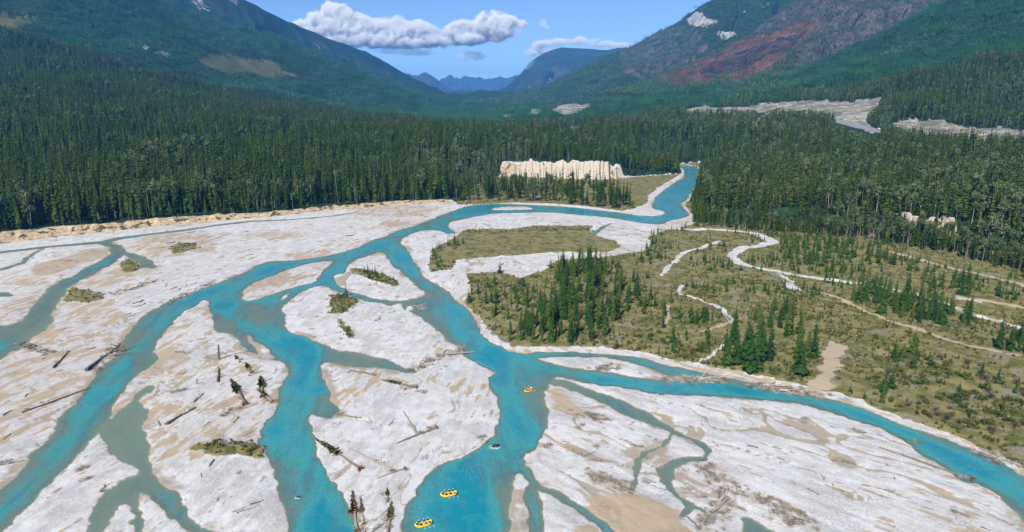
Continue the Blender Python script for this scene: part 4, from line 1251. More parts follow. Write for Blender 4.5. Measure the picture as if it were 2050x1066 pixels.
CLIFF_VIEW = [[(1030,325),(1236,330),(1240,352),(1228,357),(1150,356),(1040,350)], [(1005,322),(1030,322),(1030,345),(1008,345)],
              [(1798,415),(1932,415),(1932,438),(1800,446)], [(1748,408),(1772,408),(1772,420),(1748,420)], [(1552,404),(1592,404),(1592,416),(1552,416)], [(1462,398),(1482,398),(1482,412),(1462,412)]]

def forest_trees():
    X1, Y1 = blue_points(480, 950, 38, seed=1)
    X2, Y2 = blue_points(950, 2100, 70, -42, 42, seed=2)
    X3, Y3 = blue_points(470, 1100, 9, 10, 44, seed=4)      # thick fringe at the foot of the right terrace
    f3 = sample(SDF_, X3, Y3); q3 = proj(X3, Y3, np.zeros_like(X3))[0]
    m3 = (f3 > -20) & (f3 < 9) & (q3 > 1385) & (sample(A_['veg'], X3, Y3) + sample(A_['forest'], X3, Y3) > 0.4) & (fbm(X3 / 14, Y3 / 14, 29, 2) > -0.25)
    X3, Y3 = X3[m3], Y3[m3]
    X4, Y4 = blue_points(2100, 3000, 85, -42, -8, seed=6)    # the forest climbs the fan on the left
    q4, w4 = proj(X4, Y4, ground_z(X4, Y4) + 10)
    m4 = w4 > np.interp(q4, [-50, 0, 300, 520, 700, 900], [38, 48, 148, 193, 226, 236]) + 10 * fbm(X4 / 90, Y4 / 90, 27, 3)
    X2, Y2 = np.concatenate([X2, X4[m4]]), np.concatenate([Y2, Y4[m4]])
    X, Y = np.concatenate([X1, X2, X3]), np.concatenate([Y1, Y2, Y3])
    fringe = np.arange(len(X)) >= len(X1) + len(X2)
    fo = sample(A_['forest'], X, Y)
    rs = np.random.RandomState(3)
    keep = (fo > 0.55) | fringe
    # low forest strip in front of the meadow and the slope down to the upstream reach
    px0, py0 = proj(X, Y, np.zeros_like(X))
    strip = inside_px(px0, py0, [(935,404),(945,380),(1000,366),(1100,370),(1180,378),(1225,395),(1262,414),(1245,421),(1200,417),(1110,409),(1040,406)])
    strip |= inside_px(px0, py0, [(1377,402),(1390,380),(1400,352),(1412,352),(1412,425),(1396,430),(1384,418)])
    keep |= strip & (sample(A_['depth'], X, Y) <= 0) & (rs.uniform(0, 1, len(X)) < 0.55)
    foot = (sample(SDF_, X, Y) > -15) & (sample(SDF_, X, Y) < 6) & (px0 > 1440)
    keep |= foot & (rs.uniform(0, 1, len(X)) < 0.75)
    low = (foot | (sample(SDF_, X, Y) < 22) & (px0 < 950))[keep]
    X, Y = X[keep], Y[keep]
    Zz = ground_z(X, Y)
    n = len(X)
    big = fbm(X / 130, Y / 130, 7, 3)
    pxb0 = proj(X, Y, Zz)[0]
    h = (23 + 7 * (pxb0 < 950) + 6 * big + NR.normal(0, 3.8, n)) * np.where(NR.uniform(0, 1, n) < 0.12, 0.6, 1.0)
    h = np.where(low, h * NR.uniform(0.45, 0.9, n), h)
    footk = (sample(SDF_, X, Y) > -21) & (sample(SDF_, X, Y) < 4) & (pxb0 > 1385)
    gap = fbm(X / 60, Y / 60, 19, 3)
    h = np.clip(h * (1 + 0.35 * gap), 6, 42)
    h = np.where(footk, NR.uniform(8, 19, n) + 3.5 * ((pxb0 > 1780) & (pxb0 < 1945)), h)
    pxb, pyb = proj(X, Y, Zz)
    # right terrace and upstream trees
    bad = clearing(X, Y, Zz, h)
    for hh in (0.3, 0.65, 0.92):
        pxx, pyy = proj(X, Y, Zz + hh * h)
        for poly in CLIFF_VIEW:
            m = inside_px(pxx, pyy, poly)
            yb = G(poly[-1][0], 350 if poly[0][0] < 1300 else 470, 0)[1]
            bad |= m & ~footk & (NR.uniform(0, 1, n) < ((0.68 if hh < 0.9 else 0.5) if poly[0][0] < 1300 else (0.0 if hh < 0.5 else 0.75)))
    # keep the gap of the upstream river open
    bad |= (sample(A_['depth'], X, Y) > 0)
    pxx, pyy = proj(X, Y, Zz + 0.7 * h)
    bad |= inside_px(pxx, pyy, [(1370,340),(1400,336),(1396,361),(1372,402),(1345,420),(1318,395),(1345,372)]) & (Y < 1010)
    X, Y, Zz, h = X[~bad], Y[~bad], Zz[~bad], h[~bad]
    n = len(X)
    pxb = proj(X, Y, Zz)[0]
    asp_p = np.clip(0.012 + np.where(pxb < 900, 0.16, 0.34) * sstep(0.12, 0.45, fbm(X / 110, Y / 110, 13, 3)) + 0.08 * (pxb > 900) + 0.10 * (pxb > 1450), 0, 0.5)
    u = NR.uniform(0, 1, n)
    pick = np.where(u < asp_p, 5 + NR.randint(0, 2, n), np.where(u > 0.994, 7, NR.randint(0, 5, n)))
    h = np.where((pick == 5) | (pick == 6), h * 0.9, h)
    return X, Y, Zz, h, pick
FX, FY, FZ, FH, FP = forest_trees()

# ------------------------------------------------------------------ individual trees: copies of a few built kinds
def parts_kind(trunk_mb, crown_mb, tm, cm, tname='trunk', cname='crown'):
    return [(tname, trunk_mb.mesh(tname, [tm])), (cname, crown_mb.mesh(cname, [cm]))]
def place(kind, name, loc, h, rz, label, cat, group, tilt=(0, 0), sxy=1.0):
    root = bpy.data.objects.new(name, None)
    COL.objects.link(root)
    root.empty_display_size = 0.2
    root.location = loc; root.rotation_euler = (tilt[0], tilt[1], rz); root.scale = (h * sxy, h * sxy, h)
    root['label'] = label; root['category'] = cat
    if group: root['group'] = group
    for nm, me in kind:
        o = bpy.data.objects.new(nm, me); COL.objects.link(o); o.parent = root
    return root

# front row of the forest: the 300 trees that show largest become objects, the rest one mass
fpx, fpy = proj(FX, FY, FZ)
view = (fpx > -40) & (fpx < 2090)
left = (fpx < 935) & view
right = (fpx > 1395) & view & (FY < 760)
mid = (fpx >= 935) & (fpx < 1300) & view & (FY < 760)
edge_d = sample(A_['forest'], FX, FY)
score = FH / np.hypot(FX, FY)
# nearest along each direction first
order = []
colw = np.round(fpx / 9.0).astype(int)
ind = np.zeros(len(FX), bool)
best = {}
for i in np.where(view & (np.hypot(FX, FY) < 900))[0]:
    best.setdefault(colw[i], []).append((FY[i], i))
for c, lst in best.items():
    lst.sort()
    for _, i in lst[:2]:
        ind[i] = True
conif_i = [i for i in np.where(ind)[0] if FP[i] < 5]
asp_i = [i for i in np.where(view & (np.hypot(FX, FY) < 900) & ((FP == 5) | (FP == 6)))[0]]
asp_i.sort(key=lambda i: -score[i]); asp_i = asp_i[:90]
snag_i = [i for i in np.where(view & (np.hypot(FX, FY) < 800) & (FP == 7))[0]]
snag_i.sort(key=lambda i: -score[i]); snag_i = snag_i[:24]
conif_i.sort(key=lambda i: -score[i]); conif_i = conif_i[:290]

edge_kinds = []
for k in range(5):
    tb, mb, _ = make_conifer(500 + k, None, width=[0.10, 0.085, 0.12, 0.095, 0.11][k], base=[0.12, 0.26, 0.06, 0.36, 0.16][k], levels=18, nb=8, fine=True, fat=1.15, droop=0.7)
    edge_kinds.append(parts_kind(tb, mb, M['pale_trunk'] if k == 3 else M['trunk'], M['spruce']))
asp_kinds = []
for k in range(3):
    tb, mb = aspen_parts(550 + k, 150)
    asp_kinds.append(parts_kind(tb, mb, M['pale_trunk'], M['aspen']))
snag_kinds = []
for k in range(2):
    tb, mb = dead_parts(580 + k)
    snag_kinds.append(parts_kind(tb, mb, M['log_grey'], M['log_grey'], 'trunk', 'branches'))
def zone(px):
    if px < 300: return 'at the left end of the forest wall'
    if px < 620: return 'above the pale left cut bank'
    if px < 935: return 'above the low left bank'
    if px < 1300: return 'between river and silt cliff'
    if px < 1600: return 'beside the upstream river bend'
    return 'on the right terrace'
def size_word(h): return 'tall' if h > 25 else ('short' if h < 17 else 'mid-sized')
for i in conif_i:
    k = int(FP[i])
    sh = ['full-crowned', 'bare-trunked', 'broad', 'high-crowned', 'slim'][k]
    place(edge_kinds[k], 'conifer_tree', (FX[i], FY[i], FZ[i]), FH[i], NR.uniform(0, 6.28), '%s %s dark conifer %s' % (size_word(FH[i]), sh, zone(fpx[i])), 'tree', 'conifers ' + zone(fpx[i]), (NR.normal(0, 0.025), NR.normal(0, 0.025)))
for i in asp_i:
    place(asp_kinds[i % 3], 'aspen_tree', (FX[i], FY[i], FZ[i]), FH[i], NR.uniform(0, 6.28), '%s grey-green pale-trunked aspen %s' % (size_word(FH[i]), zone(fpx[i])), 'tree', 'aspens ' + zone(fpx[i]), (NR.normal(0, 0.04), NR.normal(0, 0.04)))
for i in snag_i:
    place(snag_kinds[i % 2], 'dead_tree', (FX[i], FY[i], FZ[i]), FH[i], NR.uniform(0, 6.28), '%s bare grey dead tree %s' % (size_word(FH[i]), zone(fpx[i])), 'tree', 'dead trees ' + zone(fpx[i]))
mass = np.ones(len(FX), bool); mass[conif_i] = False; mass[asp_i] = False; mass[snag_i] = False
scatter('forest', forest_protos, np.column_stack([FX, FY, FZ])[mass], FH[mass], FP[mass], 'dense dark conifer forest covering benches and lower slopes')
# far slopes
def far_stands():
    Xs, Ys, Ss = [], [], []
    for r0, r1, ar, s in ((2000, 2700, 330, 19), (2700, 3800, 520, 22), (3800, 5800, 1000, 26)):
        X, Y = blue_points(r0, r1, ar, -42, 42, seed=int(r0))
        Xs.append(X); Ys.append(Y); Ss.append(np.full(len(X), s))
    X, Y, S = np.concatenate(Xs), np.concatenate(Ys), np.concatenate(Ss)
    Zz = ground_z(X, Y)
    bad = clearing(X, Y, Zz, S * 0.8)
    X, Y, S, Zz = X[~bad], Y[~bad], S[~bad], Zz[~bad]
    px, py = proj(X, Y, Zz)
    nz = fbm(X / 260, Y / 260, 23, 4)
    p_as = np.clip(sstep(0.05, 0.35, nz) * np.where(px > 950, 0.75, 0.25), 0, 0.8)
    u = NR.uniform(0, 1, len(X))
    pick = np.where(u < p_as * 0.6, 3, np.where(u < 0.3 + p_as, 2, NR.randint(0, 2, len(X))))
    S = S * NR.uniform(0.6, 1.3, len(X))
    return np.column_stack([X, Y, Zz]), S, pick
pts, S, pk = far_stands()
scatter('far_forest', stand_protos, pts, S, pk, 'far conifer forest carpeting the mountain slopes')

def mountain_stands(name, V, q, n, seed, size, label, rules):
    rs_ = np.random.RandomState(seed)
    pp = V[q]
    cz = pp.mean(1)
    px, py = proj(cz[:, 0], cz[:, 1], cz[:, 2])
    nf = np.cross(pp[:, 1] - pp[:, 0], pp[:, 3] - pp[:, 0])
    ar = np.linalg.norm(nf, axis=1)
    ok = (px > -30) & (px < 2080) & (py > -20) & (nf[:, 1] * np.sign(nf[:, 2]) < 0)
    w = ar * ok; w = w / w.sum()
    i = rs_.choice(len(q), n, p=w)
    a, b = rs_.uniform(0, 1, n), rs_.uniform(0, 1, n)
    p = (pp[i, 0] * (1 - a)[:, None] + pp[i, 3] * a[:, None]) * (1 - b)[:, None] + (pp[i, 1] * (1 - a)[:, None] + pp[i, 2] * a[:, None]) * b[:, None]
    px, py = proj(p[:, 0], p[:, 1], p[:, 2])
    px2, py2 = px + 14 * fbm(px / 16, py / 16, seed, 4), py + 12 * fbm(px / 16, py / 16, seed + 2, 4)
    pick = 2 + (rs_.uniform(0, 1, n) < 0.5)
    keep = np.ones(n, bool)
    for poly, kd, prob, leave in rules:
        m = inside_px(px2, py2, poly)
        u = rs_.uniform(0, 1, n)
        pick = np.where(m & (u < prob), kd, pick)
        keep &= ~(m & (rs_.uniform(0, 1, n) < leave))
    return scatter(name, burn_protos, p[keep], size * rs_.uniform(0.6, 1.2, n)[keep], pick[keep], label)
BURN_R = [([(1310,158),(1400,118),(1490,78),(1560,60),(1640,30),(1640,60),(1600,90),(1560,130),(1500,160),(1440,165),(1360,170)], 0, 0.72, 0.35),
          ([(1395,140),(1470,108),(1560,78),(1625,58),(1590,95),(1540,115),(1480,142),(1410,160)], 0, 0.5, 0.8),
          ([(1490,73),(1590,0),(1900,-20),(1905,20),(1820,60),(1700,110),(1640,130),(1590,130),(1640,40)], 1, 0.62, 0.25)]
mountain_stands('burnt_forest', MB_[1], MB_[2], 9000, 51, 22, 'standing burnt and grey trees on the fire-scarred mountainside', BURN_R)
mountain_stands('mountain_forest', MR_[1], MR_[2], 7000, 52, 26, 'forest on the green rocky mountain', [([(1375,42),(1388,24),(1405,20),(1425,38),(1440,50),(1425,55),(1398,54),(1380,52)], 1, 1, 1.0), ([(1434,66),(1448,58),(1464,62),(1474,75),(1456,80),(1438,76)], 1, 1, 1.0), ([(1240,100),(1300,75),(1360,50),(1400,60),(1420,95),(1380,130),(1320,150),(1250,150)], 1, 0.45, 0.3)])

# ------------------------------------------------------------------ spruces of the scrub flat
def poly_points(poly, n, seed, mind=2.0, z=0.8):
    rs = np.random.RandomState(seed)
    Pg = gpoly(poly, z)
    lo, hi = Pg.min(0), Pg.max(0)
    out = []
    for _ in range(n * 60):
        p = rs.uniform(lo, hi)
        if len(out) >= n: break
        if not inside_px(np.array([p[0]]), np.array([p[1]]), Pg)[0]: continue
        if any((p[0] - q[0]) ** 2 + (p[1] - q[1]) ** 2 < mind * mind for q in out): continue
        if float(sample(A_['veg'], np.array([p[0]]), np.array([p[1]]))[0]) < 0.35: continue
        if float(sample(A_['bare'], np.array([p[0]]), np.array([p[1]]))[0]) > 0.3: continue
        out.append((p[0], p[1]))
    return out
isl_kinds = []
for k in range(6):
    tb, mb, _ = make_conifer(600 + k, None, width=[0.15, 0.13, 0.18, 0.155, 0.20, 0.14][k], base=[0.05, 0.04, 0.03, 0.08, 0.03, 0.05][k], levels=20, nb=8, fine=True, droop=0.6, fat=0.95)
    isl_kinds.append(parts_kind(tb, mb, M['trunk'], M['island_spruce']))
STANDS = [  # outline, count, (min, max height), wording
 ([(1105,560),(1130,535),(1185,520),(1205,528),(1215,560),(1200,600),(1160,600),(1120,590)],72,(8,16),'at the head of the wooded island'),
 ([(1060,640),(1100,610),(1180,600),(1230,610),(1240,650),(1210,685),(1120,690),(1060,685)],80,(8,16),'in the dense island stand'),
 ([(965,600),(1000,575),(1060,590),(1100,610),(1060,640),(1000,650),(975,625)],26,(5,11),'at the left tip of the island'),
 ([(1000,660),(1060,645),(1060,688),(1020,686)],12,(6,11),'by the island gravel shore'),
 ([(1215,560),(1260,560),(1300,585),(1350,610),(1340,640),(1290,640),(1240,620)],34,(6,13),'left of the curving dry channel'),
 ([(1280,480),(1310,490),(1330,520),(1300,540),(1260,530),(1260,520)],12,(5,10),'beside the pale gravel inlet'),
 ([(1300,660),(1420,600),(1450,650),(1420,720),(1330,705)],18,(4,9),'left of the tall grove'),
 ([(1455,742),(1452,690),(1490,660),(1520,680),(1545,700),(1540,730),(1500,748)],17,(13,21),'in the tall grove above the river bank'),
 ([(1490,660),(1530,610),(1570,600),(1600,640),(1610,680),(1560,690),(1520,680)],16,(9,16),'at the back of the tall grove'),
 ([(1575,768),(1590,715),(1615,690),(1640,690),(1628,735),(1608,770)],7,(11,19),'beside the tan boat landing'),
 ([(1355,640),(1400,625),(1430,640),(1400,660)],10,(5,9),'inside the bend of the narrow dry channel'),
 ([(1400,470),(1500,500),(1460,540),(1390,520)],14,(3,8),'between the two pale dry channels'),
 ([(1560,490),(1620,480),(1750,500),(1800,530),(1740,555),(1640,545),(1570,520)],70,(6,14),'between dry stream and terrace'),
 ([(1690,590),(1760,580),(1900,610),(1960,650),(1900,660),(1800,640),(1700,610)],76,(7,16),'below the pale dry stream'),
 ([(1800,560),(1900,560),(2040,590),(2040,610),(1900,590)],40,(5,12),'between the tan tracks near the right edge'),
 ([(1985,700),(2050,680),(2100,700),(2050,720)],14,(9,15),'in the dark clump at the right edge'),
 ([(1760,780),(1780,770),(1800,760),(1790,820),(1765,825)],3,(9,15),'standing alone above the right river channel'),
 ([(1770,700),(1840,700),(1850,750),(1790,745)],5,(6,11),'in the open scrub right of the landing'),
 ([(1860,730),(2040,770),(2040,880),(1930,860)],8,(4,8),'in the rough scrub at the lower right'),
 ([(868,505),(885,490),(930,480),(940,492),(900,504)],11,(5,9),'on the gravel point left of the meadow'),
 ([(930,610),(940,600),(945,606),(938,614)],2,(6,8),'at the very tip of the island'),
]
used_sp = []
for poly, n, (h0, h1), word in STANDS:
    for (X, Y) in poly_points(poly, n, len(used_sp) + 1, 1.6 + h0 * 0.09):
        h = NR.uniform(h0, h1) * (0.85 + 0.3 * NR.uniform())
        k = NR.randint(0, 6)
        used_sp.append((X, Y, h, k, word))
used_sp.sort(key=lambda s_: -s_[2] / s_[1])
sizes = np.array([s_[2] for s_ in used_sp])
for X, Y, h, k, word in used_sp[:300]:
    w = 'tall' if h > 12.5 else ('small' if h < 7.5 else 'mid-sized')
    sh = ['narrow', 'spire-topped', 'bushy', 'even', 'broad', 'slender'][k]
    place(isl_kinds[k], 'spruce_tree', (X, Y, gz(X, Y) - 0.05), h, NR.uniform(0, 6.28), '%s %s green spruce %s' % (w, sh, word), 'tree', 'spruces ' + word, (NR.normal(0, 0.02), NR.normal(0, 0.02)))
isl_protos = []
for k in range(3):
    tb, mb, _ = make_conifer(650 + k, None, width=0.2, base=0.04, levels=11, nb=7)
    isl_protos.append(joined('sapling', tb, mb, M['trunk'], M['island_spruce']))

# ------------------------------------------------------------------ shrubs
def shrub_mesh(seed, mat, n=60, spread=0.55, size=0.11):
    rs = np.random.RandomState(seed)
    mb = MB()
    cs = [(rs.uniform(-0.35, 0.35), rs.uniform(-0.35, 0.35), rs.uniform(0.30, 0.55), rs.uniform(0.28, 0.42), rs.uniform(0.26, 0.42)) for _ in range(4)]
    leafy_crown(mb, rs, cs, n // 4, size)
    st = MB()
    for c in cs:
        st.tube([(0, 0, -0.05), (c[0] * 0.6, c[1] * 0.6, c[2] * 0.7), c[:3]], [0.03, 0.02, 0.008], 4, cap=False)
    return st, mb, mat
def twig_mesh(seed):
    rs = np.random.RandomState(seed); mb, st = MB(), MB()
    st.tube([(0, 0, -0.05), (0.01, 0, 0.5)], [0.03, 0.02], 4)
    for k in range(46):
        a = rs.uniform(0, 6.28); r = rs.uniform(0.1, 0.5); z = rs.uniform(0.45, 1.0) * (1 - 0.5 * r)
        mb.tube([(0.0, 0, rs.uniform(0, 0.3)), (math.cos(a) * r * 0.6, math.sin(a) * r * 0.6, z * 0.6), (math.cos(a) * r, math.sin(a) * r, z)], [0.016, 0.010, 0.004], 3, cap=False)
    return st, mb, M['grey_shrub']
shr = [shrub_mesh(700, M['shrub'], 90), shrub_mesh(701, M['shrub'], 90), shrub_mesh(702, M['green_shrub'], 90), shrub_mesh(703, M['green_shrub'], 90), twig_mesh(704), twig_mesh(705)]
shr_kinds = [parts_kind(a, b, M['trunk'], c, 'stem', 'foliage') for a, b, c in shr]
shr_lo = [shrub_mesh(720, M['shrub'], 28, size=0.17), shrub_mesh(721, M['green_shrub'], 28, size=0.17), shrub_mesh(722, M['shrub'], 28, size=0.17), twig_mesh(723)]
shr_protos = [joined('low_scrub', a, b, M['trunk'], c) for a, b, c in shr_lo]

SHRUBS = [  # outline, count, kinds, (min,max) height, wording
 ([(1740,690),(1900,720),(2050,770),(2050,900),(1990,890),(1900,850),(1800,820),(1740,790)],100,(0,1,2,3,4,5),(1.2,3.2),'above the right river channel'),
 ([(1650,600),(1900,680),(2050,730),(2050,760),(1750,690),(1640,640)],40,(0,1,4),(0.9,2.0),'along the tan track on the scrub flat'),
 ([(1000,690),(1300,700),(1440,735),(1440,700),(1300,660),(1240,690),(1100,690)],44,(0,1,2),(1.0,2.4),'along the island shore below the spruces'),
 ([(1450,740),(1640,770),(1650,700),(1600,690),(1550,700)],26,(0,2,4),(0.9,2.0),'under the tall grove by the bank'),
 ([(945,545),(1090,550),(1060,600),(960,590)],22,(0,1,2),(1.0,2.2),'on the left tip of the island'),
 ([(862,545),(910,520),(905,545),(870,552)],12,(0,2),(1.0,2.0),'at the corner of the meadow by the river'),
 ([(935,462),(1180,457),(1180,462),(940,470)],18,(0,2),(1.0,2.4),'in the row along the top of the meadow'),
]
n_sh = 0
cn = {0: 'olive', 1: 'olive brown', 2: 'green', 3: 'bright green', 4: 'bare grey', 5: 'leafless grey'}
for poly, n, ks, (h0, h1), word in SHRUBS:
    for (X, Y) in poly_points(poly, n, 900 + n_sh, 1.6):
        k = ks[NR.randint(0, len(ks))]; h = NR.uniform(h0, h1) * (1.35 if k > 3 else 1)
        w = 'large' if h > (h0 + h1) / 2 else 'small'
        place(shr_kinds[k], 'shrub', (X, Y, gz(X, Y)), h, NR.uniform(0, 6.28), '%s %s shrub %s' % (w, cn[k], word), 'shrub', 'shrubs ' + word, sxy=NR.uniform(0.9, 1.5))
        n_sh += 1
# low growth nobody could count
def low_growth():
    Xa, Ya = blue_points(150, 430, 2.6, -42, 42, seed=77)
    Xb, Yb = blue_points(430, 760, 7.0, -42, 42, seed=76)
    X, Y = np.concatenate([Xa, Xb]), np.concatenate([Ya, Yb])
    vg = sample(A_['veg'], X, Y); ba = sample(A_['bare'], X, Y)
    dens = sstep(-0.25, 0.35, fbm(X / 16, Y / 16, 88, 3))
    keep = (vg > 0.5) & (ba < 0.2) & (NR.uniform(0, 1, len(X)) < 0.12 + 0.8 * dens)
    px, py = proj(X, Y, np.zeros_like(X))
    meadow = inside_px(px, py, [(930,468),(1180,464),(1240,495),(1215,506),(1000,514),(905,520),(880,512),(905,490)]) | inside_px(px, py, [(1185,362),(1330,355),(1300,395),(1285,415),(1250,400)])
    keep &= ~(meadow & (NR.uniform(0, 1, len(X)) < 0.93))
    X, Y = X[keep], Y[keep]
    n = len(X)
    s_ = NR.uniform(0.3, 1.35, n) ** 1.3
    pick = np.where(NR.uniform(0, 1, n) < 0.5, 0, NR.randint(0, 4, n))
    return np.column_stack([X, Y, ground_z(X, Y)]), s_, pick
pts, S, pk = low_growth()
scatter('low_scrub', shr_protos, pts, S, pk, 'low olive scrub covering the flat beside the river')
# saplings through the scrub flat
X, Y = blue_points(230, 700, 30, -20, 42, seed=78)
m = (sample(A_['veg'], X, Y) > 0.5) & (sample(A_['bare'], X, Y) < 0.1) & (fbm(X / 34, Y / 34, 90, 3) > 0.05 - 0.1 * (Y > 380))
pxm, pym = proj(X, Y, np.zeros_like(X))
m &= ~inside_px(pxm, pym, [(900,455),(1250,450),(1250,515),(880,545)])
X, Y = X[m], Y[m]
rest = used_sp[300:]
sz = np.concatenate([np.where(Y > 370, NR.uniform(2.5, 8.5, len(X)), NR.uniform(1.0, 4.0, len(X))), [q_[2] for q_ in rest]])
X, Y = np.concatenate([X, [q_[0] for q_ in rest]]), np.concatenate([Y, [q_[1] for q_ in rest]])
scatter('spruce_saplings', isl_protos, np.column_stack([X, Y, ground_z(X, Y)]), sz, NR.randint(0, 3, len(X)), 'scattered young spruces among the scrub')
# bushes along the top of the left bank
X, Y = blue_points(480, 900, 30, -42, 12, seed=79)
fo = sample(A_['forest'], X, Y)
m = (fo > 0.25) & (fo < 0.98)
X, Y = X[m], Y[m]
scatter('bank_bushes', [shr_protos[1], shr_protos[0], isl_protos[0], isl_protos[1]], np.column_stack([X, Y, ground_z(X, Y)]), NR.uniform(2.0, 5.5, len(X)), NR.randint(0, 4, len(X)), 'green bushes and saplings along the top of the cut bank')

# ================================================================== DRIFTWOOD
def log_kind(seed, wood, r=0.022, wad=None, stubs=6, foliage=None, taper=0.35, bend=0.015):
    """a fallen trunk one metre long lying along +X, base at the origin"""
    rs = np.random.RandomState(seed)
    out = []
    tb = MB()
    xs = [0, 0.2, 0.4, 0.6, 0.8, 1.0]
    cen = [(x_, rs.uniform(-bend, bend), rs.uniform(-0.2, 1.0) * bend * 0.5) for x_ in xs]
    tb.tube(cen, [r * (1 - (1 - taper) * x_) * rs.uniform(0.9, 1.1) for x_ in xs], 7)
    out.append(('trunk', tb.mesh('trunk', [wood])))
    if wad is not None:
        wb = MB()
        for k in range(13):
            a = 6.283 * k / 13 + rs.uniform(-0.2, 0.2); l = r * rs.uniform(2.2, 4.6)
            wb.tube([(0.01, 0, 0), (-0.01, math.cos(a) * l * 0.5, math.sin(a) * l * 0.5), (rs.uniform(-0.06, 0.02), math.cos(a) * l, math.sin(a) * l)], [r * 0.75, r * 0.45, r * 0.12], 5)
        out.append(('root_wad', wb.mesh('root_wad', [wad])))
    for k in range(stubs):
        x_ = rs.uniform(0.3, 0.97); a = rs.uniform(-0.4, 3.5); l = rs.uniform(0.03, 0.10)
        sb = MB()
        sb.tube([(x_, 0, 0), (x_ + l * 0.5, math.cos(a) * l, math.sin(a) * l)], [r * 0.28, r * 0.08], 4)
        out.append(('branch', sb.mesh('branch', [wood])))
    if foliage is not None:
        fb = MB(); conifer_crown(fb, rs, 0.085, 0.45, 14, 7)
        fb.v = [(v[2], v[1], v[0] * 0.7 + 0.02) for v in fb.v]
        out.append(('foliage', fb.mesh('foliage', [foliage])))
    return out
LK = {
 'grey': [log_kind(1, M['log_grey']), log_kind(2, M['log_grey'], 0.018, None, 8)],
 'pale': [log_kind(3, M['log_pale'], 0.020, None, 4), log_kind(4, M['log_pale'], 0.016, None, 5, bend=0.03)],
 'brown': [log_kind(5, M['log_brown'], 0.022, None, 6), log_kind(6, M['log_brown'], 0.026, None, 9)],
 'dark': [log_kind(7, M['log_dark'], 0.034, None, 10), log_kind(8, M['log_dark'], 0.022, None, 8)],
 'rooted': [log_kind(9, M['log_grey'], 0.024, M['log_red'], 6), log_kind(10, M['log_brown'], 0.026, M['log_red'], 5)],
 'brown_tree': [log_kind(11, M['log_grey'], 0.020, M['log_red'], 6, M['brown_needles'])],
 'olive_tree': [log_kind(12, M['log_brown'], 0.018, M['log_red'], 6, M['olive_needles'])],
}
def lay(kind, A, B, name, label, group=None, thick=1.0, lift=0.0, v=0, cat='log'):
    """lay a trunk from ground pixel A (root end) to ground pixel B"""
    a, b = Vector(at(*A)), Vector(at(*B))
    d = b - a
    L = max(d.length, 0.5)
    root = bpy.data.objects.new(name, None); COL.objects.link(root)
    root.empty_display_size = 0.2
    r = 0.024 * L * thick
    root.location = a + Vector((0, 0, r * 0.7 + lift))
    root.rotation_euler = (R_.uniform(-0.5, 0.5), -math.atan2(d.z, math.hypot(d.x, d.y)), math.atan2(d.y, d.x))
    root.scale = (L, L * thick, L * thick)
    root['label'] = label; root['category'] = cat
    if group: root['group'] = group
    ks = LK[kind]
    for nm, me in ks[v % len(ks)]:
        o = bpy.data.objects.new(nm, me); COL.objects.link(o); o.parent = root
    return root
BM = 'on the broad centre bar'
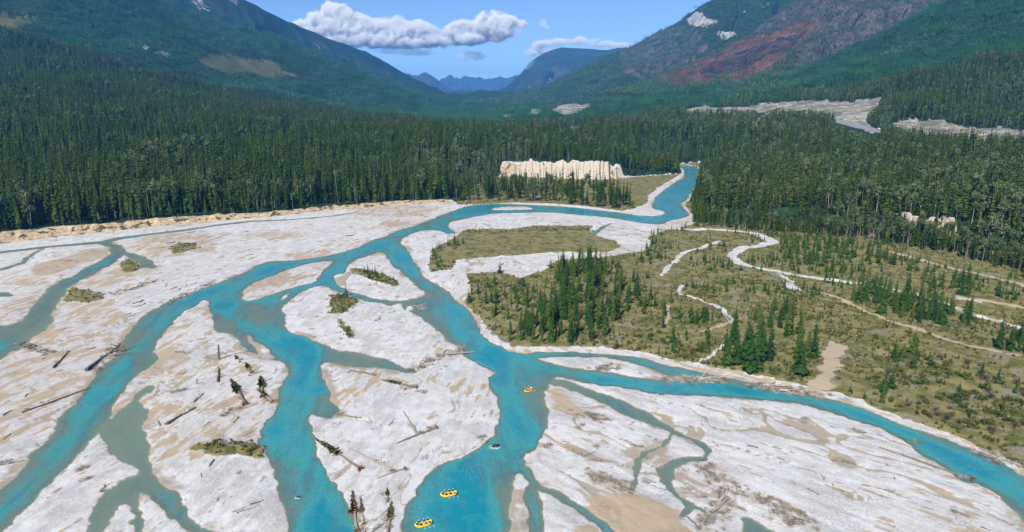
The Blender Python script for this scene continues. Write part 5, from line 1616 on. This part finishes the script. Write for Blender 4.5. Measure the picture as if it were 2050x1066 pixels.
NAMED = [
 ('grey',(833,869),(807,825),'drift_log','thin grey log pointing away up the broad centre bar',0.9),
 ('rooted',(873,858),(794,889),'drift_log','rooted log crossing the foot of the thin grey log on the centre bar',0.9),
 ('grey',(789,942),(695,897),'drift_log','long thin bleached log slanting across the lower centre bar',0.55),
 ('rooted',(810,939),(755,959),'drift_log','short log with brown roots at the lower centre bar',1.0),
 ('olive_tree',(720,941),(627,879),'fallen_tree','fallen green-tufted tree along the left shore of the centre bar',0.8),
 ('brown',(753,752),(698,743),'drift_log','brown log near the top of the centre bar',1.3),
 ('olive_tree',(834,778),(763,762),'fallen_tree','small fallen tree with olive needles in the upper centre bar',1.0),
 ('grey',(825,778),(789,782),'drift_log','short grey log touching the small fallen tree on the centre bar',0.8),
 ('brown',(852,789),(828,784),'drift_log','stubby brown log below the small fallen tree',1.3),
 ('brown',(672,830),(724,838),'drift_log','dark brown log by the small pool of the centre bar',1.0),
 ('rooted',(975,886),(945,868),'drift_log','rooted log jutting into the main channel beside white water',1.0),
 ('brown_tree',(714,1066),(706,985),'fallen_tree','large fallen tree with brown needles at the near tip of the centre bar',1.0),
 ('brown_tree',(728,1050),(722,998),'fallen_tree','slimmer fallen tree with brown needles beside the large one',0.9),
 ('olive_tree',(776,1070),(783,1006),'fallen_tree','fallen olive green tree at the near tip of the centre bar',1.1),
 ('pale',(722,1070),(778,1018),'drift_log','long bleached log leaning between the fallen trees at the near tip',1.0),
 ('dark',(742,1070),(786,1035),'drift_log','dark log under the bleached one at the near tip',0.9),
 ('olive_tree',(776,1006),(775,978),'fallen_tree','small round olive treetop lying above the near tip',1.5),
 ('dark',(437,766),(438,738),'drift_log','dark upright-looking trunk lying on the left gravel island',1.3),
 ('dark',(334,850),(393,817),'drift_log','thick dark grey log on the left gravel island above the pond',1.2),
 ('olive_tree',(490,811),(462,762),'fallen_tree','long fallen tree with ragged olive needles on the left island',1.0),
 ('olive_tree',(525,796),(521,756),'fallen_tree','fallen tree with a full green top near the left island shore',1.3),
 ('brown_tree',(545,806),(518,782),'fallen_tree','tangle of brown branches at the left island shore',1.3),
 ('rooted',(447,834),(518,808),'drift_log','long rooted log below the fallen trees of the left island',0.8),
 ('brown',(450,828),(495,813),'drift_log','brown log lying alongside the long rooted one',0.9),
 ('rooted',(499,753),(530,742),'drift_log','log with a reddish root near the top of the left island',1.1),
 ('olive_tree',(503,748),(492,728),'fallen_tree','small grey-green fallen treetop near the top of the left island',1.3),
 ('brown_tree',(480,726),(470,712),'fallen_tree','little reddish root tangle at the top of the left island',1.2),
 ('dark',(108,738),(138,704),'drift_log','dark log standing out on the tan flat at the left',0.9),
 ('dark',(172,744),(240,694),'drift_log','long dark log along the left bank of the left channel',0.8),
 ('brown',(44,827),(182,777),'drift_log','very long brown log at the left edge reaching the channel',0.55),
 ('brown',(159,944),(183,933),'drift_log','short brown log between left channel and pond',1.0),
 ('brown',(166,964),(188,957),'drift_log','shorter brown log below it between channel and pond',0.9),
 ('dark',(203,986),(212,972),'drift_log','dark stump by the mouth of the pond',2.0),
 ('grey',(345,788),(397,776),'drift_log','grey log above the thick dark log on the left island',0.9),
 ('dark',(388,806),(409,788),'drift_log','short dark log right of the thick dark log',1.0),
 ('rooted',(475,1027),(508,1017),'drift_log','small rooted log on the pale lower left island',1.0),
 ('brown',(0,933),(50,922),'drift_log','brown log at the shore of the left frame edge',1.2),
 ('pale',(1160,860),(1187,843),'drift_log','pale log on the right bar above the tan silt',0.9),
 ('brown',(1166,915),(1195,904),'drift_log','brown log amid silt patches of the right bar',1.0),
 ('grey',(1196,900),(1194,884),'drift_log','short grey log end-on in the right bar silt',1.2),
 ('brown',(1099,899),(1085,889),'drift_log','dark chunk of wood near the main channel on the right bar',1.8),
 ('rooted',(1944,961),(1760,897),'drift_log','very long log with a red root along the right channel shore',0.55),
 ('brown',(1735,868),(1695,866),'drift_log','root clump on the gravel left of the very long log',1.6),
 ('brown',(1925,1036),(1906,1030),'drift_log','small brown log on the lower right gravel',1.6),
 ('dark',(1845,888),(1800,876),'drift_log','log lying above the very long rooted one',0.8),
]
for i, (k, A, B, nm, lb, th) in enumerate(NAMED):
    lay(k, A, B, nm, lb, None, th, 0.0, i, 'fallen tree' if nm == 'fallen_tree' else 'log')
# standing snag on the left island
tb, mb = dead_parts(910)
tb2 = MB(); tb2.tube([(0, 0, -0.05), (0.01, 0, 0.4), (0.03, 0.01, 0.8), (0.05, 0.0, 1.0)], [0.055, 0.05, 0.06, 0.03], 7)
X, Y, Zz = at(439, 720)
place(parts_kind(tb2, mb, M['log_dark'], M['log_dark'], 'trunk', 'branches'), 'dead_tree', (X, Y, Zz), 6.6, 0.3, 'broken dark snag standing alone on the left gravel island', 'tree', None)
X, Y, Zz = at(228, 470)
place(parts_kind(tb2, MB() if False else mb, M['log_grey'], M['log_grey'], 'trunk', 'branches'), 'dead_tree', (X, Y, gz(X, Y)), 6.0, 1.3, 'grey snag standing against the pale left cut bank', 'tree', None)

JAMS = [  # (centre pixels from-to, count, length range m, kinds, wording)
 ((835,738),(925,697),16,(5,13),('grey','brown','pale','rooted'),'in the jam beside the centre island'),
 ((1340,760),(1440,762),26,(4,11),('grey','pale','brown','grey'),'in the jam across the right channel'),
 ((1200,742),(1236,735),9,(3,7),('grey','brown','rooted'),'in the root pile on the long slim bar'),
 ((838,612),(848,622),6,(4,8),('brown','grey'),'in the jam below the triangular island'),
 ((1500,772),(1640,792),24,(4,10),('pale','grey','brown'),'in the drift under the tall grove'),
 ((1402,1066),(1448,1005),14,(4,9),('pale','grey','brown'),'in the lower right bleached pile'),
 ((1180,950),(1255,985),16,(2,6),('brown','grey','pale','rooted'),'in the right bar brush heap'),
 ((1165,830),(1205,845),9,(2,6),('brown','grey'),'below the tan silt'),
 ((1400,935),(1470,990),12,(2,6),('brown','grey'),'by the lower right tan patch'),
 ((190,740),(245,690),12,(3,9),('dark','brown','grey'),'along the left channel bank'),
 ((40,690),(105,712),12,(3,8),('dark','brown'),'on the spit at the left edge'),
 ((1515,1000),(1610,1050),14,(2,6),('brown','grey'),'at the bottom right'),
 ((1960,905),(2050,935),10,(3,8),('pale','grey'),'under the right edge bank'),
 ((230,590),(310,565),9,(4,10),('dark','brown','grey'),'in the drift above the left channel'),
 ((330,608),(420,570),10,(4,10),('brown','grey','dark'),'along the upper left channel'),
]
rs = np.random.RandomState(40)
jn = 0
for (A, B, n, (l0, l1), ks, word) in JAMS:
    a, b = np.array(G(*A)), np.array(G(*B))
    for k in range(max(4, int(n * 0.62))):
        t = rs.uniform(0, 1)
        p = a + (b - a) * t + rs.normal(0, 1.3, 2)
        L = rs.uniform(l0, l1)
        base_a = math.atan2(*(b - a)[::-1]) + rs.normal(0, 0.55)
        q = p + L * np.array([math.cos(base_a), math.sin(base_a)])
        pa = proj(np.array([p[0]]), np.array([p[1]]), np.array([0.3])); pb = proj(np.array([q[0]]), np.array([q[1]]), np.array([0.3]))
        kd = ks[rs.randint(0, len(ks))]
        lay(kd, (pa[0][0], pa[1][0]), (pb[0][0], pb[1][0]), 'drift_log', '%s %s log %s' % ('long' if L > (l0 + l1) / 2 else 'short', {'rooted': 'rooted'}.get(kd, kd), word), 'logs ' + word, rs.uniform(1.1, 1.9), rs.uniform(0, 0.5), jn)
        jn += 1
# single logs strewn over the bars, lying with the flow
BARS = [
 ([(20,520),(200,500),(230,505),(150,545),(90,560)],8,'on the tan islet near the left bank'),
 ([(120,600),(300,560),(420,560),(300,610),(240,680),(190,735),(110,690)],26,'on the bar left of the left channel'),
 ([(260,480),(420,460),(700,440),(860,420),(720,480),(540,515),(400,560),(320,540)],52,'on the wide upper gravel bar'),
 ([(900,450),(1000,432),(1180,434),(1240,442),(1180,450),(930,458)],14,'on the bar above the meadow'),
 ([(600,600),(700,600),(850,660),(900,700),(700,690),(600,660)],14,'on the centre island'),
 ([(320,700),(420,650),(560,730),(530,820),(400,870),(320,780)],20,'on the left gravel island'),
 ([(300,830),(500,850),(540,960),(560,1050),(450,1050),(330,960)],14,'on the lower left island'),
 ([(0,750),(160,760),(60,900),(0,950)],14,'at the left frame edge beside the channel'),
 ([(1100,850),(1300,860),(1330,960),(1250,1050),(1120,960)],14,'on the silty right bar'),
 ([(1300,800),(1600,830),(1900,980),(2000,1060),(1600,1060),(1450,920)],34,'on the streaked right bar'),
 ([(880,540),(1040,520),(1110,525),(940,570),(930,600),(890,570)],8,'on the pale gravel beside the island tip'),
]
for poly, n, word in BARS:
    Pg = gpoly(poly)
    lo, hi = Pg.min(0), Pg.max(0)
    k = 0
    n = int(n * 0.58)
    for _ in range(n * 40):
        if k >= n: break
        p = rs.uniform(lo, hi)
        if not inside_px(np.array([p[0]]), np.array([p[1]]), Pg)[0]: continue
        if sample(A_['depth'], p[:1], p[1:])[0] > 0 or sample(A_['veg'], p[:1], p[1:])[0] > 0.3: continue
        L = rs.uniform(1.6, 6.0) * (1.25 if p[1] > 350 else 0.8)
        an = (-0.74 if p[0] > 5 else -1.75) + rs.normal(0, 0.5) + (math.pi if rs.uniform() < 0.5 else 0)
        if word.startswith('on the wide upper') or word.startswith('on the bar above'):
            an = 3.5 + rs.normal(0, 0.35)
        q = p + L * np.array([math.cos(an), math.sin(an)])
        pa = proj(p[:1], p[1:], np.array([0.4])); pb = proj(q[:1], q[1:], np.array([0.4]))
        kd = ('brown', 'dark', 'grey', 'rooted', 'brown')[rs.randint(0, 5)]
        lay(kd, (pa[0][0], pa[1][0]), (pb[0][0], pb[1][0]), 'drift_log', '%s %s log %s' % ('long' if L > 4.5 else 'short', kd, word), 'logs ' + word, rs.uniform(1.3, 2.2), 0, jn)
        jn += 1; k += 1
# litter of sticks: past counting
def litter_mesh(seed, mat):
    r2 = np.random.RandomState(seed); mb = MB()
    for k in range(14):
        p = r2.normal(0, 0.45, 2); a = r2.uniform(0, 6.28); l = r2.uniform(0.15, 0.6)
        mb.tube([(p[0], p[1], 0.03), (p[0] + math.cos(a) * l, p[1] + math.sin(a) * l * 0.5, 0.03 + r2.uniform(0, 0.12))], [0.03, 0.012], 4, cap=False)
    return mb.mesh('litter', [mat])
X, Y = blue_points(140, 620, 26, -42, 42, seed=91)
dl = fbm(X / 22, Y / 9, 93, 3)
m = (sample(A_['depth'], X, Y) <= 0) & (sample(A_['veg'], X, Y) < 0.3) & (sample(A_['bank'], X, Y) < 0.3) & (sample(A_['forest'], X, Y) < 0.1) & (dl > 0.20)
m &= ~((X > 5) & (NR.uniform(0, 1, len(X)) < 0.6))
X, Y = X[m], Y[m]
scatter('driftwood_litter', [litter_mesh(1, M['log_brown']), litter_mesh(2, M['log_grey']), litter_mesh(3, M['log_dark'])], np.column_stack([X, Y, ground_z(X, Y)]), NR.uniform(0.6, 2.0, len(X)), NR.randint(0, 3, len(X)), 'sticks and wood litter strewn over the gravel bars')
# brush caught in the jams
bp, br = [], np.random.RandomState(66)
for (A, B, n, _, _, _) in JAMS:
    a, b = np.array(G(*A)), np.array(G(*B))
    for k in range(n * 5):
        bp.append(a + (b - a) * br.uniform(-0.05, 1.05) + br.normal(0, 1.8, 2))
for (k_, A, B, nm, lb, th) in NAMED:
    a, b = np.array(G(*A)), np.array(G(*B))
    for k in range(4):
        bp.append(a + (b - a) * br.uniform(0, 0.5) + br.normal(0, 0.7, 2))
bp = np.array(bp)
def brush_mesh(seed, mat):
    r2 = np.random.RandomState(seed); mb = MB()
    for k in range(40):
        p = r2.normal(0, 0.3, 2); a = r2.uniform(0, 6.28); l = r2.uniform(0.3, 0.9); e = r2.uniform(0.0, 0.5)
        mb.tube([(p[0], p[1], 0.0), (p[0] + math.cos(a) * l * 0.5, p[1] + math.sin(a) * l * 0.5, e * 0.7), (p[0] + math.cos(a + 0.4) * l, p[1] + math.sin(a + 0.4) * l, e)], [0.035, 0.025, 0.01], 3, cap=False)
    return mb.mesh('brush', [mat])
scatter('driftwood_brush', [brush_mesh(1, M['log_brown']), brush_mesh(2, M['log_grey']), brush_mesh(3, M['log_grey']), brush_mesh(4, M['log_pale'])], np.column_stack([bp, np.maximum(ground_z(bp[:, 0], bp[:, 1]), 0)]), br.uniform(0.6, 1.7, len(bp)), br.randint(0, 4, len(bp)), 'tangled brush and branches caught among the drift logs')
# green tufts on the bars
tuft = []
for poly in VEG[5:]:
    Pg = gpoly(poly); lo, hi = Pg.min(0), Pg.max(0)
    for _ in range(70):
        p = rs.uniform(lo, hi)
        if inside_px(p[:1], p[1:], Pg)[0]: tuft.append(p)
tuft = np.array(tuft)
scatter('bar_shrubs', shr_protos, np.column_stack([tuft, ground_z(tuft[:, 0], tuft[:, 1]) - 0.1]), NR.uniform(0.4, 1.3, len(tuft)), NR.randint(0, 4, len(tuft)), 'low willow growth on the gravel islands')

# ================================================================== RAFTS AND PADDLERS
def body_mesh():
    """one seated figure grown as a single skin; sits at z = 0 facing +Y"""
    J = {'pel': (0, 0, 0.10), 'sp': (0, 0.02, 0.32), 'ch': (0, 0.05, 0.52), 'nk': (0, 0.07, 0.66), 'hd': (0, 0.09, 0.78), 'ht': (0, 0.10, 0.88),
         'ls': (-0.19, 0.05, 0.58), 'le': (-0.26, 0.20, 0.38), 'lw': (-0.16, 0.42, 0.34), 'lh': (-0.13, 0.50, 0.33),
         'rs': (0.19, 0.05, 0.58), 're': (0.30, 0.16, 0.36), 'rw': (0.30, 0.40, 0.22), 'rh': (0.30, 0.48, 0.20),
         'lk': (-0.14, 0.42, 0.16), 'lf': (-0.15, 0.46, -0.26), 'lt': (-0.15, 0.62, -0.28), 'rk': (0.14, 0.42, 0.16), 'rf': (0.15, 0.46, -0.26), 'rt': (0.15, 0.62, -0.28),
         'lq': (-0.11, 0.04, 0.09), 'rq': (0.11, 0.04, 0.09)}
    rad = {'pel': 0.15, 'sp': 0.14, 'ch': 0.155, 'nk': 0.06, 'hd': 0.095, 'ht': 0.075, 'ls': 0.075, 'le': 0.05, 'lw': 0.035, 'lh': 0.042, 'rs': 0.075, 're': 0.05, 'rw': 0.035, 'rh': 0.042,
           'lk': 0.075, 'lf': 0.05, 'lt': 0.04, 'rk': 0.075, 'rf': 0.05, 'rt': 0.04, 'lq': 0.10, 'rq': 0.10}
    E = [('pel', 'sp'), ('sp', 'ch'), ('ch', 'nk'), ('nk', 'hd'), ('hd', 'ht'), ('ch', 'ls'), ('ls', 'le'), ('le', 'lw'), ('lw', 'lh'), ('ch', 'rs'), ('rs', 're'), ('re', 'rw'), ('rw', 'rh'),
         ('pel', 'lq'), ('lq', 'lk'), ('lk', 'lf'), ('lf', 'lt'), ('pel', 'rq'), ('rq', 'rk'), ('rk', 'rf'), ('rf', 'rt')]
    names = list(J)
    me = bpy.data.meshes.new('paddler_body')
    me.from_pydata([J[n] for n in names], [(names.index(a), names.index(b)) for a, b in E], [])
    o = bpy.data.objects.new('tmp_body', me); COL.objects.link(o)
    o.modifiers.new('skin', 'SKIN')
    if not me.skin_vertices:
        bpy.context.view_layer.objects.active = o
        bpy.ops.mesh.customdata_skin_add()
    sv = me.skin_vertices[0].data
    for i, n in enumerate(names):
        sv[i].radius = (rad[n], rad[n]); sv[i].use_root = (n == 'pel')
    s2 = o.modifiers.new('sub', 'SUBSURF'); s2.levels = 1; s2.render_levels = 1
    dg = bpy.context.evaluated_depsgraph_get(); dg.update()
    ev = o.evaluated_get(dg)
    res = bpy.data.meshes.new_from_object(ev)
    bpy.data.objects.remove(o)
    return res
BODY = body_mesh()
def body_variant(cloth):
    b = BODY.copy(); b.materials.clear(); b.materials.append(cloth); b.materials.append(M['skin'])
    for p in b.polygons:
        c = p.center
        hand = abs(c.x) > 0.05 and c.y > 0.38 and c.z > 0.13 and not (abs(c.x) < 0.24 and c.z < 0.27)
        p.material_index = 1 if (c.z > 0.66 or hand) else 0
        p.use_smooth = True
    return b
def dome(c, r, zs=0.85, cut=-0.1, n=10, m=5):
    mb = MB(); V, Fc = [], []
    for i in range(m + 1):
        ph = (math.pi / 2 - math.asin(cut)) * i / m
        for k in range(n):
            t = 6.2832 * k / n
            V.append((c[0] + r * math.sin(ph) * math.cos(t), c[1] + r * 1.12 * math.sin(ph) * math.sin(t), c[2] + r * zs * math.cos(ph)))
    for i in range(m):
        for k in range(n):
            Fc.append((i * n + k, (i + 1) * n + k, (i + 1) * n + (k + 1) % n, i * n + (k + 1) % n))
    mb.add(V, Fc); return mb
HEL = dome((0, 0.09, 0.80), 0.125)
HELM = HEL.mesh('helmet', [M['helmet']], True)
def vest_mesh(mat):
    mb = MB(); V, Fc = [], []
    n = 12
    rows_ = [(0.20, 0.175, 0.155), (0.36, 0.19, 0.17), (0.52, 0.20, 0.175), (0.61, 0.15, 0.12)]
    for z, a, b in rows_:
        for k in range(n):
            t = 6.2832 * k / n
            V.append((a * math.cos(t), 0.045 + b * math.sin(t), z))
    for i in range(len(rows_) - 1):
        for k in range(n):
            Fc.append((i * n + k, i * n + (k + 1) % n, (i + 1) * n + (k + 1) % n, (i + 1) * n + k))
    mb.add(V, Fc)
    return mb.mesh('life_vest', [mat], True)
VESTS = {k: vest_mesh(M[k]) for k in ('red_vest', 'pink_vest', 'blue_vest', 'black', 'navy', 'white_cloth')}
BODIES = {k: body_variant(M[k]) for k in ('navy', 'black', 'blue_vest')}
def paddle_kind():
    sh, bl, gr = MB(), MB(), MB()
    sh.tube([(0, 0, 0), (0, 0, -1.15)], [0.018, 0.018], 6)
    bl.add([(-0.09, -0.012, -1.15), (0.09, -0.012, -1.15), (0.10, -0.012, -1.55), (-0.10, -0.012, -1.55), (-0.09, 0.012, -1.15), (0.09, 0.012, -1.15), (0.10, 0.012, -1.55), (-0.10, 0.012, -1.55)],
           [(0, 1, 2, 3), (7, 6, 5, 4), (0, 4, 5, 1), (1, 5, 6, 2), (2, 6, 7, 3), (3, 7, 4, 0)])
    gr.tube([(-0.06, 0, 0.01), (0.06, 0, 0.01)], [0.02, 0.02], 6)
    return [('shaft', sh.mesh('shaft', [M['black']])), ('blade', bl.mesh('blade', [M['white_cloth']])), ('grip', gr.mesh('grip', [M['black']]))]
PADDLE = paddle_kind()

def raft_parts(L, W):
    r = 0.27
    def rim(s_):
        """point on the rounded rectangle with upturned ends, s_ in 0..1"""
        a = 2 * math.pi * s_
        ex = 2.6
        c, s2 = math.cos(a), math.sin(a)
        x_ = math.copysign(abs(c) ** (2 / ex), c) * (L / 2 - r)
        y_ = math.copysign(abs(s2) ** (2 / ex), s2) * (W / 2 - r)
        z_ = 0.20 + 0.42 * max(0, (abs(x_) / (L / 2 - r) - 0.62) / 0.38) ** 1.6
        return Vector((x_, y_, z_))
    n, m = 44, 9
    mb = MB(); V, Fc = [], []
    for i in range(n):
        p, d = rim(i / n), (rim((i + 1) / n) - rim((i - 1) / n)).normalized()
        up = Vector((0, 0, 1)); a = d.cross(up).normalized(); b = a.cross(d)
        for k in range(m):
            t = 6.2832 * k / m
            V.append(p + (a * math.cos(t) + b * math.sin(t)) * r)
    for i in range(n):
        for k in range(m):
            Fc.append((i * m + k, i * m + (k + 1) % m, ((i + 1) % n) * m + (k + 1) % m, ((i + 1) % n) * m + k))
    mb.add(V, Fc)
    out = [('tube', mb.mesh('tube', [M['raft']], True))]
    fl = MB(); ring = [rim(i / 24) for i in range(24)]
    fl.add([(p.x * 0.96, p.y * 0.9, p.z - 0.12) for p in ring] + [(0, 0, 0.08)], [(i, (i + 1) % 24, 24) for i in range(24)])
    out.append(('floor', fl.mesh('floor', [M['raft_floor']])))
    for t in (-0.26, 0.0, 0.26):
        th = MB(); th.tube([(t * L, -W / 2 + r, 0.30), (t * L, W / 2 - r, 0.30)], [0.17, 0.17], 10)
        out.append(('thwart', th.mesh('thwart', [M['raft']], True)))
    ln = MB()
    pts = [rim(i / 40) + Vector((0, 0, 0.0)) for i in range(40)]
    ln.tube([(p.x * 1.11, p.y * 1.22, p.z + 0.05) for p in pts + [pts[0]]], [0.018] * 41, 4, cap=False)
    out.append(('grab_line', ln.mesh('grab_line', [M['white_cloth']])))
    return out
def build_raft(A, B, L, W, crew, label, where):
    a, b = Vector((*G(*A), 0)), Vector((*G(*B), 0))
    c = (a + b) / 2; ang = math.atan2((b - a).y, (b - a).x)
    root = bpy.data.objects.new('raft', None); COL.objects.link(root)
    root.location = c; root.rotation_euler = (0, 0, ang)
    root['label'] = label; root['category'] = 'raft'; root['group'] = 'rafts on the river'
    for nm, me in raft_parts(L, W):
        o = bpy.data.objects.new(nm, me); COL.objects.link(o); o.parent = root
    R3 = Matrix.Rotation(ang, 3, 'Z')
    for i, (fx, side, cloth, vest, lab) in enumerate(crew):
        p = Vector((fx * L, side * (W / 2 - 0.42), 0.46))
        w = c + R3 @ p
        pe = bpy.data.objects.new('person', None); COL.objects.link(pe)
        pe.location = w; pe.rotation_euler = (0.12, 0, ang - math.pi / 2 + side * -0.25)
        pe['label'] = lab; pe['category'] = 'person'; pe['group'] = 'people in the rafts'
        for nm, me in (('body', BODIES[cloth]), ('life_vest', VESTS[vest]), ('helmet', HELM)):
            o = bpy.data.objects.new(nm, me); COL.objects.link(o); o.parent = pe
        if side != 0:
            pd = bpy.data.objects.new('paddle', None); COL.objects.link(pd)
            hand = w + R3 @ Vector((0.40, side * 0.10, 0.42))
            pd.location = hand
            d = (R3 @ Vector((0.35, side * 0.75, -0.62))).normalized()
            pd.rotation_euler = (-d).to_track_quat('Z', 'X').to_euler()
            pd['label'] = 'paddle held by ' + lab.replace(' seated', '', 1); pd['category'] = 'paddle'; pd['group'] = 'paddles in the rafts'
            for nm, me in PADDLE:
                o = bpy.data.objects.new(nm, me); COL.objects.link(o); o.parent = pd
def crew(rows, where):
    spots = {1: 'front', 2: 'middle', 3: 'rear'}
    out = []
    for fx, side, cl, ve, nm, rowname in rows:
        sd = {1: 'left ', -1: 'right ', 0: ''}[side]
        out.append((fx, side, cl, ve, '%s seated %s %sin %s' % (nm, rowname, sd, where)))
    return out
build_raft((881,994),(915,988),4.9,2.2, crew([(0.30,1,'black','black','helmeted person','front'),(0.30,-1,'navy','pink_vest','helmeted person','front'),(0.06,1,'black','black','helmeted person','middle'),(0.06,-1,'navy','blue_vest','helmeted person','middle'),(-0.2,1,'black','red_vest','helmeted person','rear'),(-0.2,-1,'black','red_vest','helmeted person','rear'),(-0.38,0,'black','red_vest','helmeted guide','stern')],'upper near raft'), 'yellow raft full of paddlers, upper of the two nearest', 'upper near raft')
build_raft((829,1056),(866,1046),4.9,2.2, crew([(0.30,1,'black','navy','helmeted person','front'),(0.30,-1,'navy','navy','helmeted person','front'),(0.06,1,'black','blue_vest','helmeted person','middle'),(0.06,-1,'navy','white_cloth','helmeted person','middle'),(-0.2,1,'navy','black','helmeted person','rear'),(-0.2,-1,'navy','blue_vest','helmeted person','rear'),(-0.38,0,'navy','navy','helmeted guide','stern')],'nearest raft'), 'yellow raft full of paddlers nearest the bottom edge', 'nearest raft')
build_raft((1048,788),(1067,778),4.4,2.1, crew([(0.2,1,'black','black','helmeted person','front'),(0.16,-1,'black','red_vest','helmeted person','front'),(-0.16,1,'navy','blue_vest','helmeted person','rear'),(-0.16,-1,'navy','red_vest','helmeted person','rear')],'far raft'), 'small yellow raft alone upstream in the main channel', 'far raft')

# rock breaking the current, with foam
def rock(px, py, s, label, foam_label):
    X, Y = G(px, py)
    bm = bmesh.new(); bmesh.ops.create_icosphere(bm, subdivisions=3, radius=1)
    for v in bm.verts:
        n = 1 + 0.35 * float(fbm(np.array([v.co.x * 1.3 + 9]), np.array([v.co.y * 1.3 + v.co.z]), 5, 3)[0])
        v.co = Vector((v.co.x * s * 1.3 * n, v.co.y * s * n, v.co.z * s * 0.6 * n))
    me = bpy.data.meshes.new('rock'); bm.to_mesh(me); bm.free()
    o = link('rock', me, None, label, 'rock', None, None, M['rock']); o.location = (X, Y, 0.15)
    n, m = 9, 20
    V, Fc, fr = [], [], []
    for i in range(n):
        for k in range(m):
            t = 6.2832 * k / m; rho = i / (n - 1)
            V.append((rho * 3.6 * s * math.cos(t) - 0.8 * s * rho, rho * 2.6 * s * math.sin(t) - 1.2 * s * rho, 0.035 + 0.14 * (1 - rho) * (0.5 + 0.5 * math.sin(5 * t + i))))
            fr.append(0.95 - 1.15 * rho)
    for i in range(n - 1):
        for k in range(m):
            Fc.append((i * m + k, (i + 1) * m + k, (i + 1) * m + (k + 1) % m, i * m + (k + 1) % m))
    fm = new_mesh('white_water', V, Fc, True); add_attr(fm, 'froth', fr)
    f = link('white_water', fm, None, foam_label, None, None, 'stuff', MFOAM); f.location = (X, Y, 0.0)
MFOAM = mat_foam()
rock(993, 894, 1.1, 'dark rock breaking the main channel beside the rooted log', 'white foam streaming round the dark rock')
rock(598, 996, 0.5, 'small rock just breaking the lower left channel', 'small pale riffle in the lower left channel')

# ================================================================== TRUCK ON THE HIGHWAY, POLE BESIDE IT
def box(mb, x0, x1, y0, y1, z0, z1):
    mb.add([(x0, y0, z0), (x1, y0, z0), (x1, y1, z0), (x0, y1, z0), (x0, y0, z1), (x1, y0, z1), (x1, y1, z1), (x0, y1, z1)],
           [(3, 2, 1, 0), (4, 5, 6, 7), (0, 1, 5, 4), (1, 2, 6, 5), (2, 3, 7, 6), (3, 0, 4, 7)])
def truck():
    Xr, Yr, Zr, tx, ty = ROAD
    i = int(np.argmin(np.abs(proj(Xr, Yr, Zr)[0] - 1762)))
    root = bpy.data.objects.new('truck', None); COL.objects.link(root)
    ang = math.atan2(-ty[i], -tx[i])
    root.location = (Xr[i] + 3.2 * ty[i], Yr[i] - 3.2 * tx[i], Zr[i] + 0.03); root.rotation_euler = (0, 0, ang)
    root['label'] = 'blue truck with a white box on the highway in the cut'; root['category'] = 'truck'
    b = MB(); box(b, -5.2, 2.2, -1.25, 1.25, 1.1, 3.9); link('cargo_box', b.mesh('cargo_box', [M['truck_white']]), root)
    c = MB(); c.add([(2.5, -1.2, 0.6), (5.0, -1.2, 0.6), (5.0, 1.2, 0.6), (2.5, 1.2, 0.6), (2.5, -1.2, 3.2), (4.2, -1.15, 3.2), (4.2, 1.15, 3.2), (2.5, 1.2, 3.2), (5.0, -1.2, 1.9), (5.0, 1.2, 1.9)],
                    [(3, 2, 1, 0), (4, 5, 6, 7), (0, 1, 8, 5, 4), (2, 3, 7, 6, 9), (1, 2, 9, 8), (3, 0, 4, 7), (8, 9, 6, 5)])
    cab = link('cab', c.mesh('cab', [M['truck_blue']]), root)
    w = MB(); w.add([(4.98, -1.0, 2.0), (4.98, 1.0, 2.0), (4.32, 1.0, 3.05), (4.32, -1.0, 3.05)], [(0, 1, 2, 3)])
    ws = link('windscreen', w.mesh('windscreen', [M['glass']]), cab); ws.location = (0.03, 0, 0.02)
    ch = MB(); box(ch, -5.2, 4.9, -0.5, 0.5, 0.7, 1.08); link('chassis', ch.mesh('chassis', [M['black']]), root)
    wm = MB(); wm.tube([(0, -0.16, 0), (0, 0.16, 0)], [0.5, 0.5], 14)
    wme = wm.mesh('wheel', [M['black']])
    for wx_ in (-4.0, -2.8, 3.8):
        for wy_ in (-1.0, 1.0):
            o = link('wheel', wme, root); o.location = (wx_, wy_, 0.5)
truck()
def pole():
    X, Y = (2018 - PW / 2) / F_PX * 1010, 1000.0
    pts = PY(2018, 268, 1000)
    z = gz(pts[0], pts[1])
    root = bpy.data.objects.new('utility_pole', None); COL.objects.link(root); root.location = (pts[0], pts[1], z)
    root['label'] = 'thin utility pole beside the tan cut at the right'; root['category'] = 'pole'
    a = MB(); a.tube([(0, 0, -1), (0, 0, 17)], [0.28, 0.18], 7); link('post', a.mesh('post', [M['log_grey']]), root)
    a = MB(); box(a, -1.5, 1.5, -0.09, 0.09, 15.8, 16.05); link('crossarm', a.mesh('crossarm', [M['log_grey']]), root)
pole()

# ================================================================== LABELS: order things that share a wording from left to right
def settle_labels():
    ordn = ['leftmost', 'second from left', 'third from left', 'fourth from left', 'fifth from left', 'sixth from left', 'seventh from left', 'eighth from left', 'ninth from left', 'tenth from left', '11th from left', '12th from left', '13th from left', '14th from left', '15th from left', '16th from left', '17th from left', '18th from left', '19th from left', '20th from left']
    by = {}
    for o in COL.objects:
        if o.parent is None and 'label' in o and 'category' in o:
            by.setdefault(o['label'], []).append(o)
    for lab, lst in by.items():
        if len(lst) < 2 or len(lab.split()) > 13: continue
        lst.sort(key=lambda o: o.location.x / max(o.location.y, 1))
        for i, o in enumerate(lst):
            w = ordn[i] if i < len(ordn) else '%dth from left' % (i + 1)
            o['label'] = '%s, %s' % (lab, w)
settle_labels()
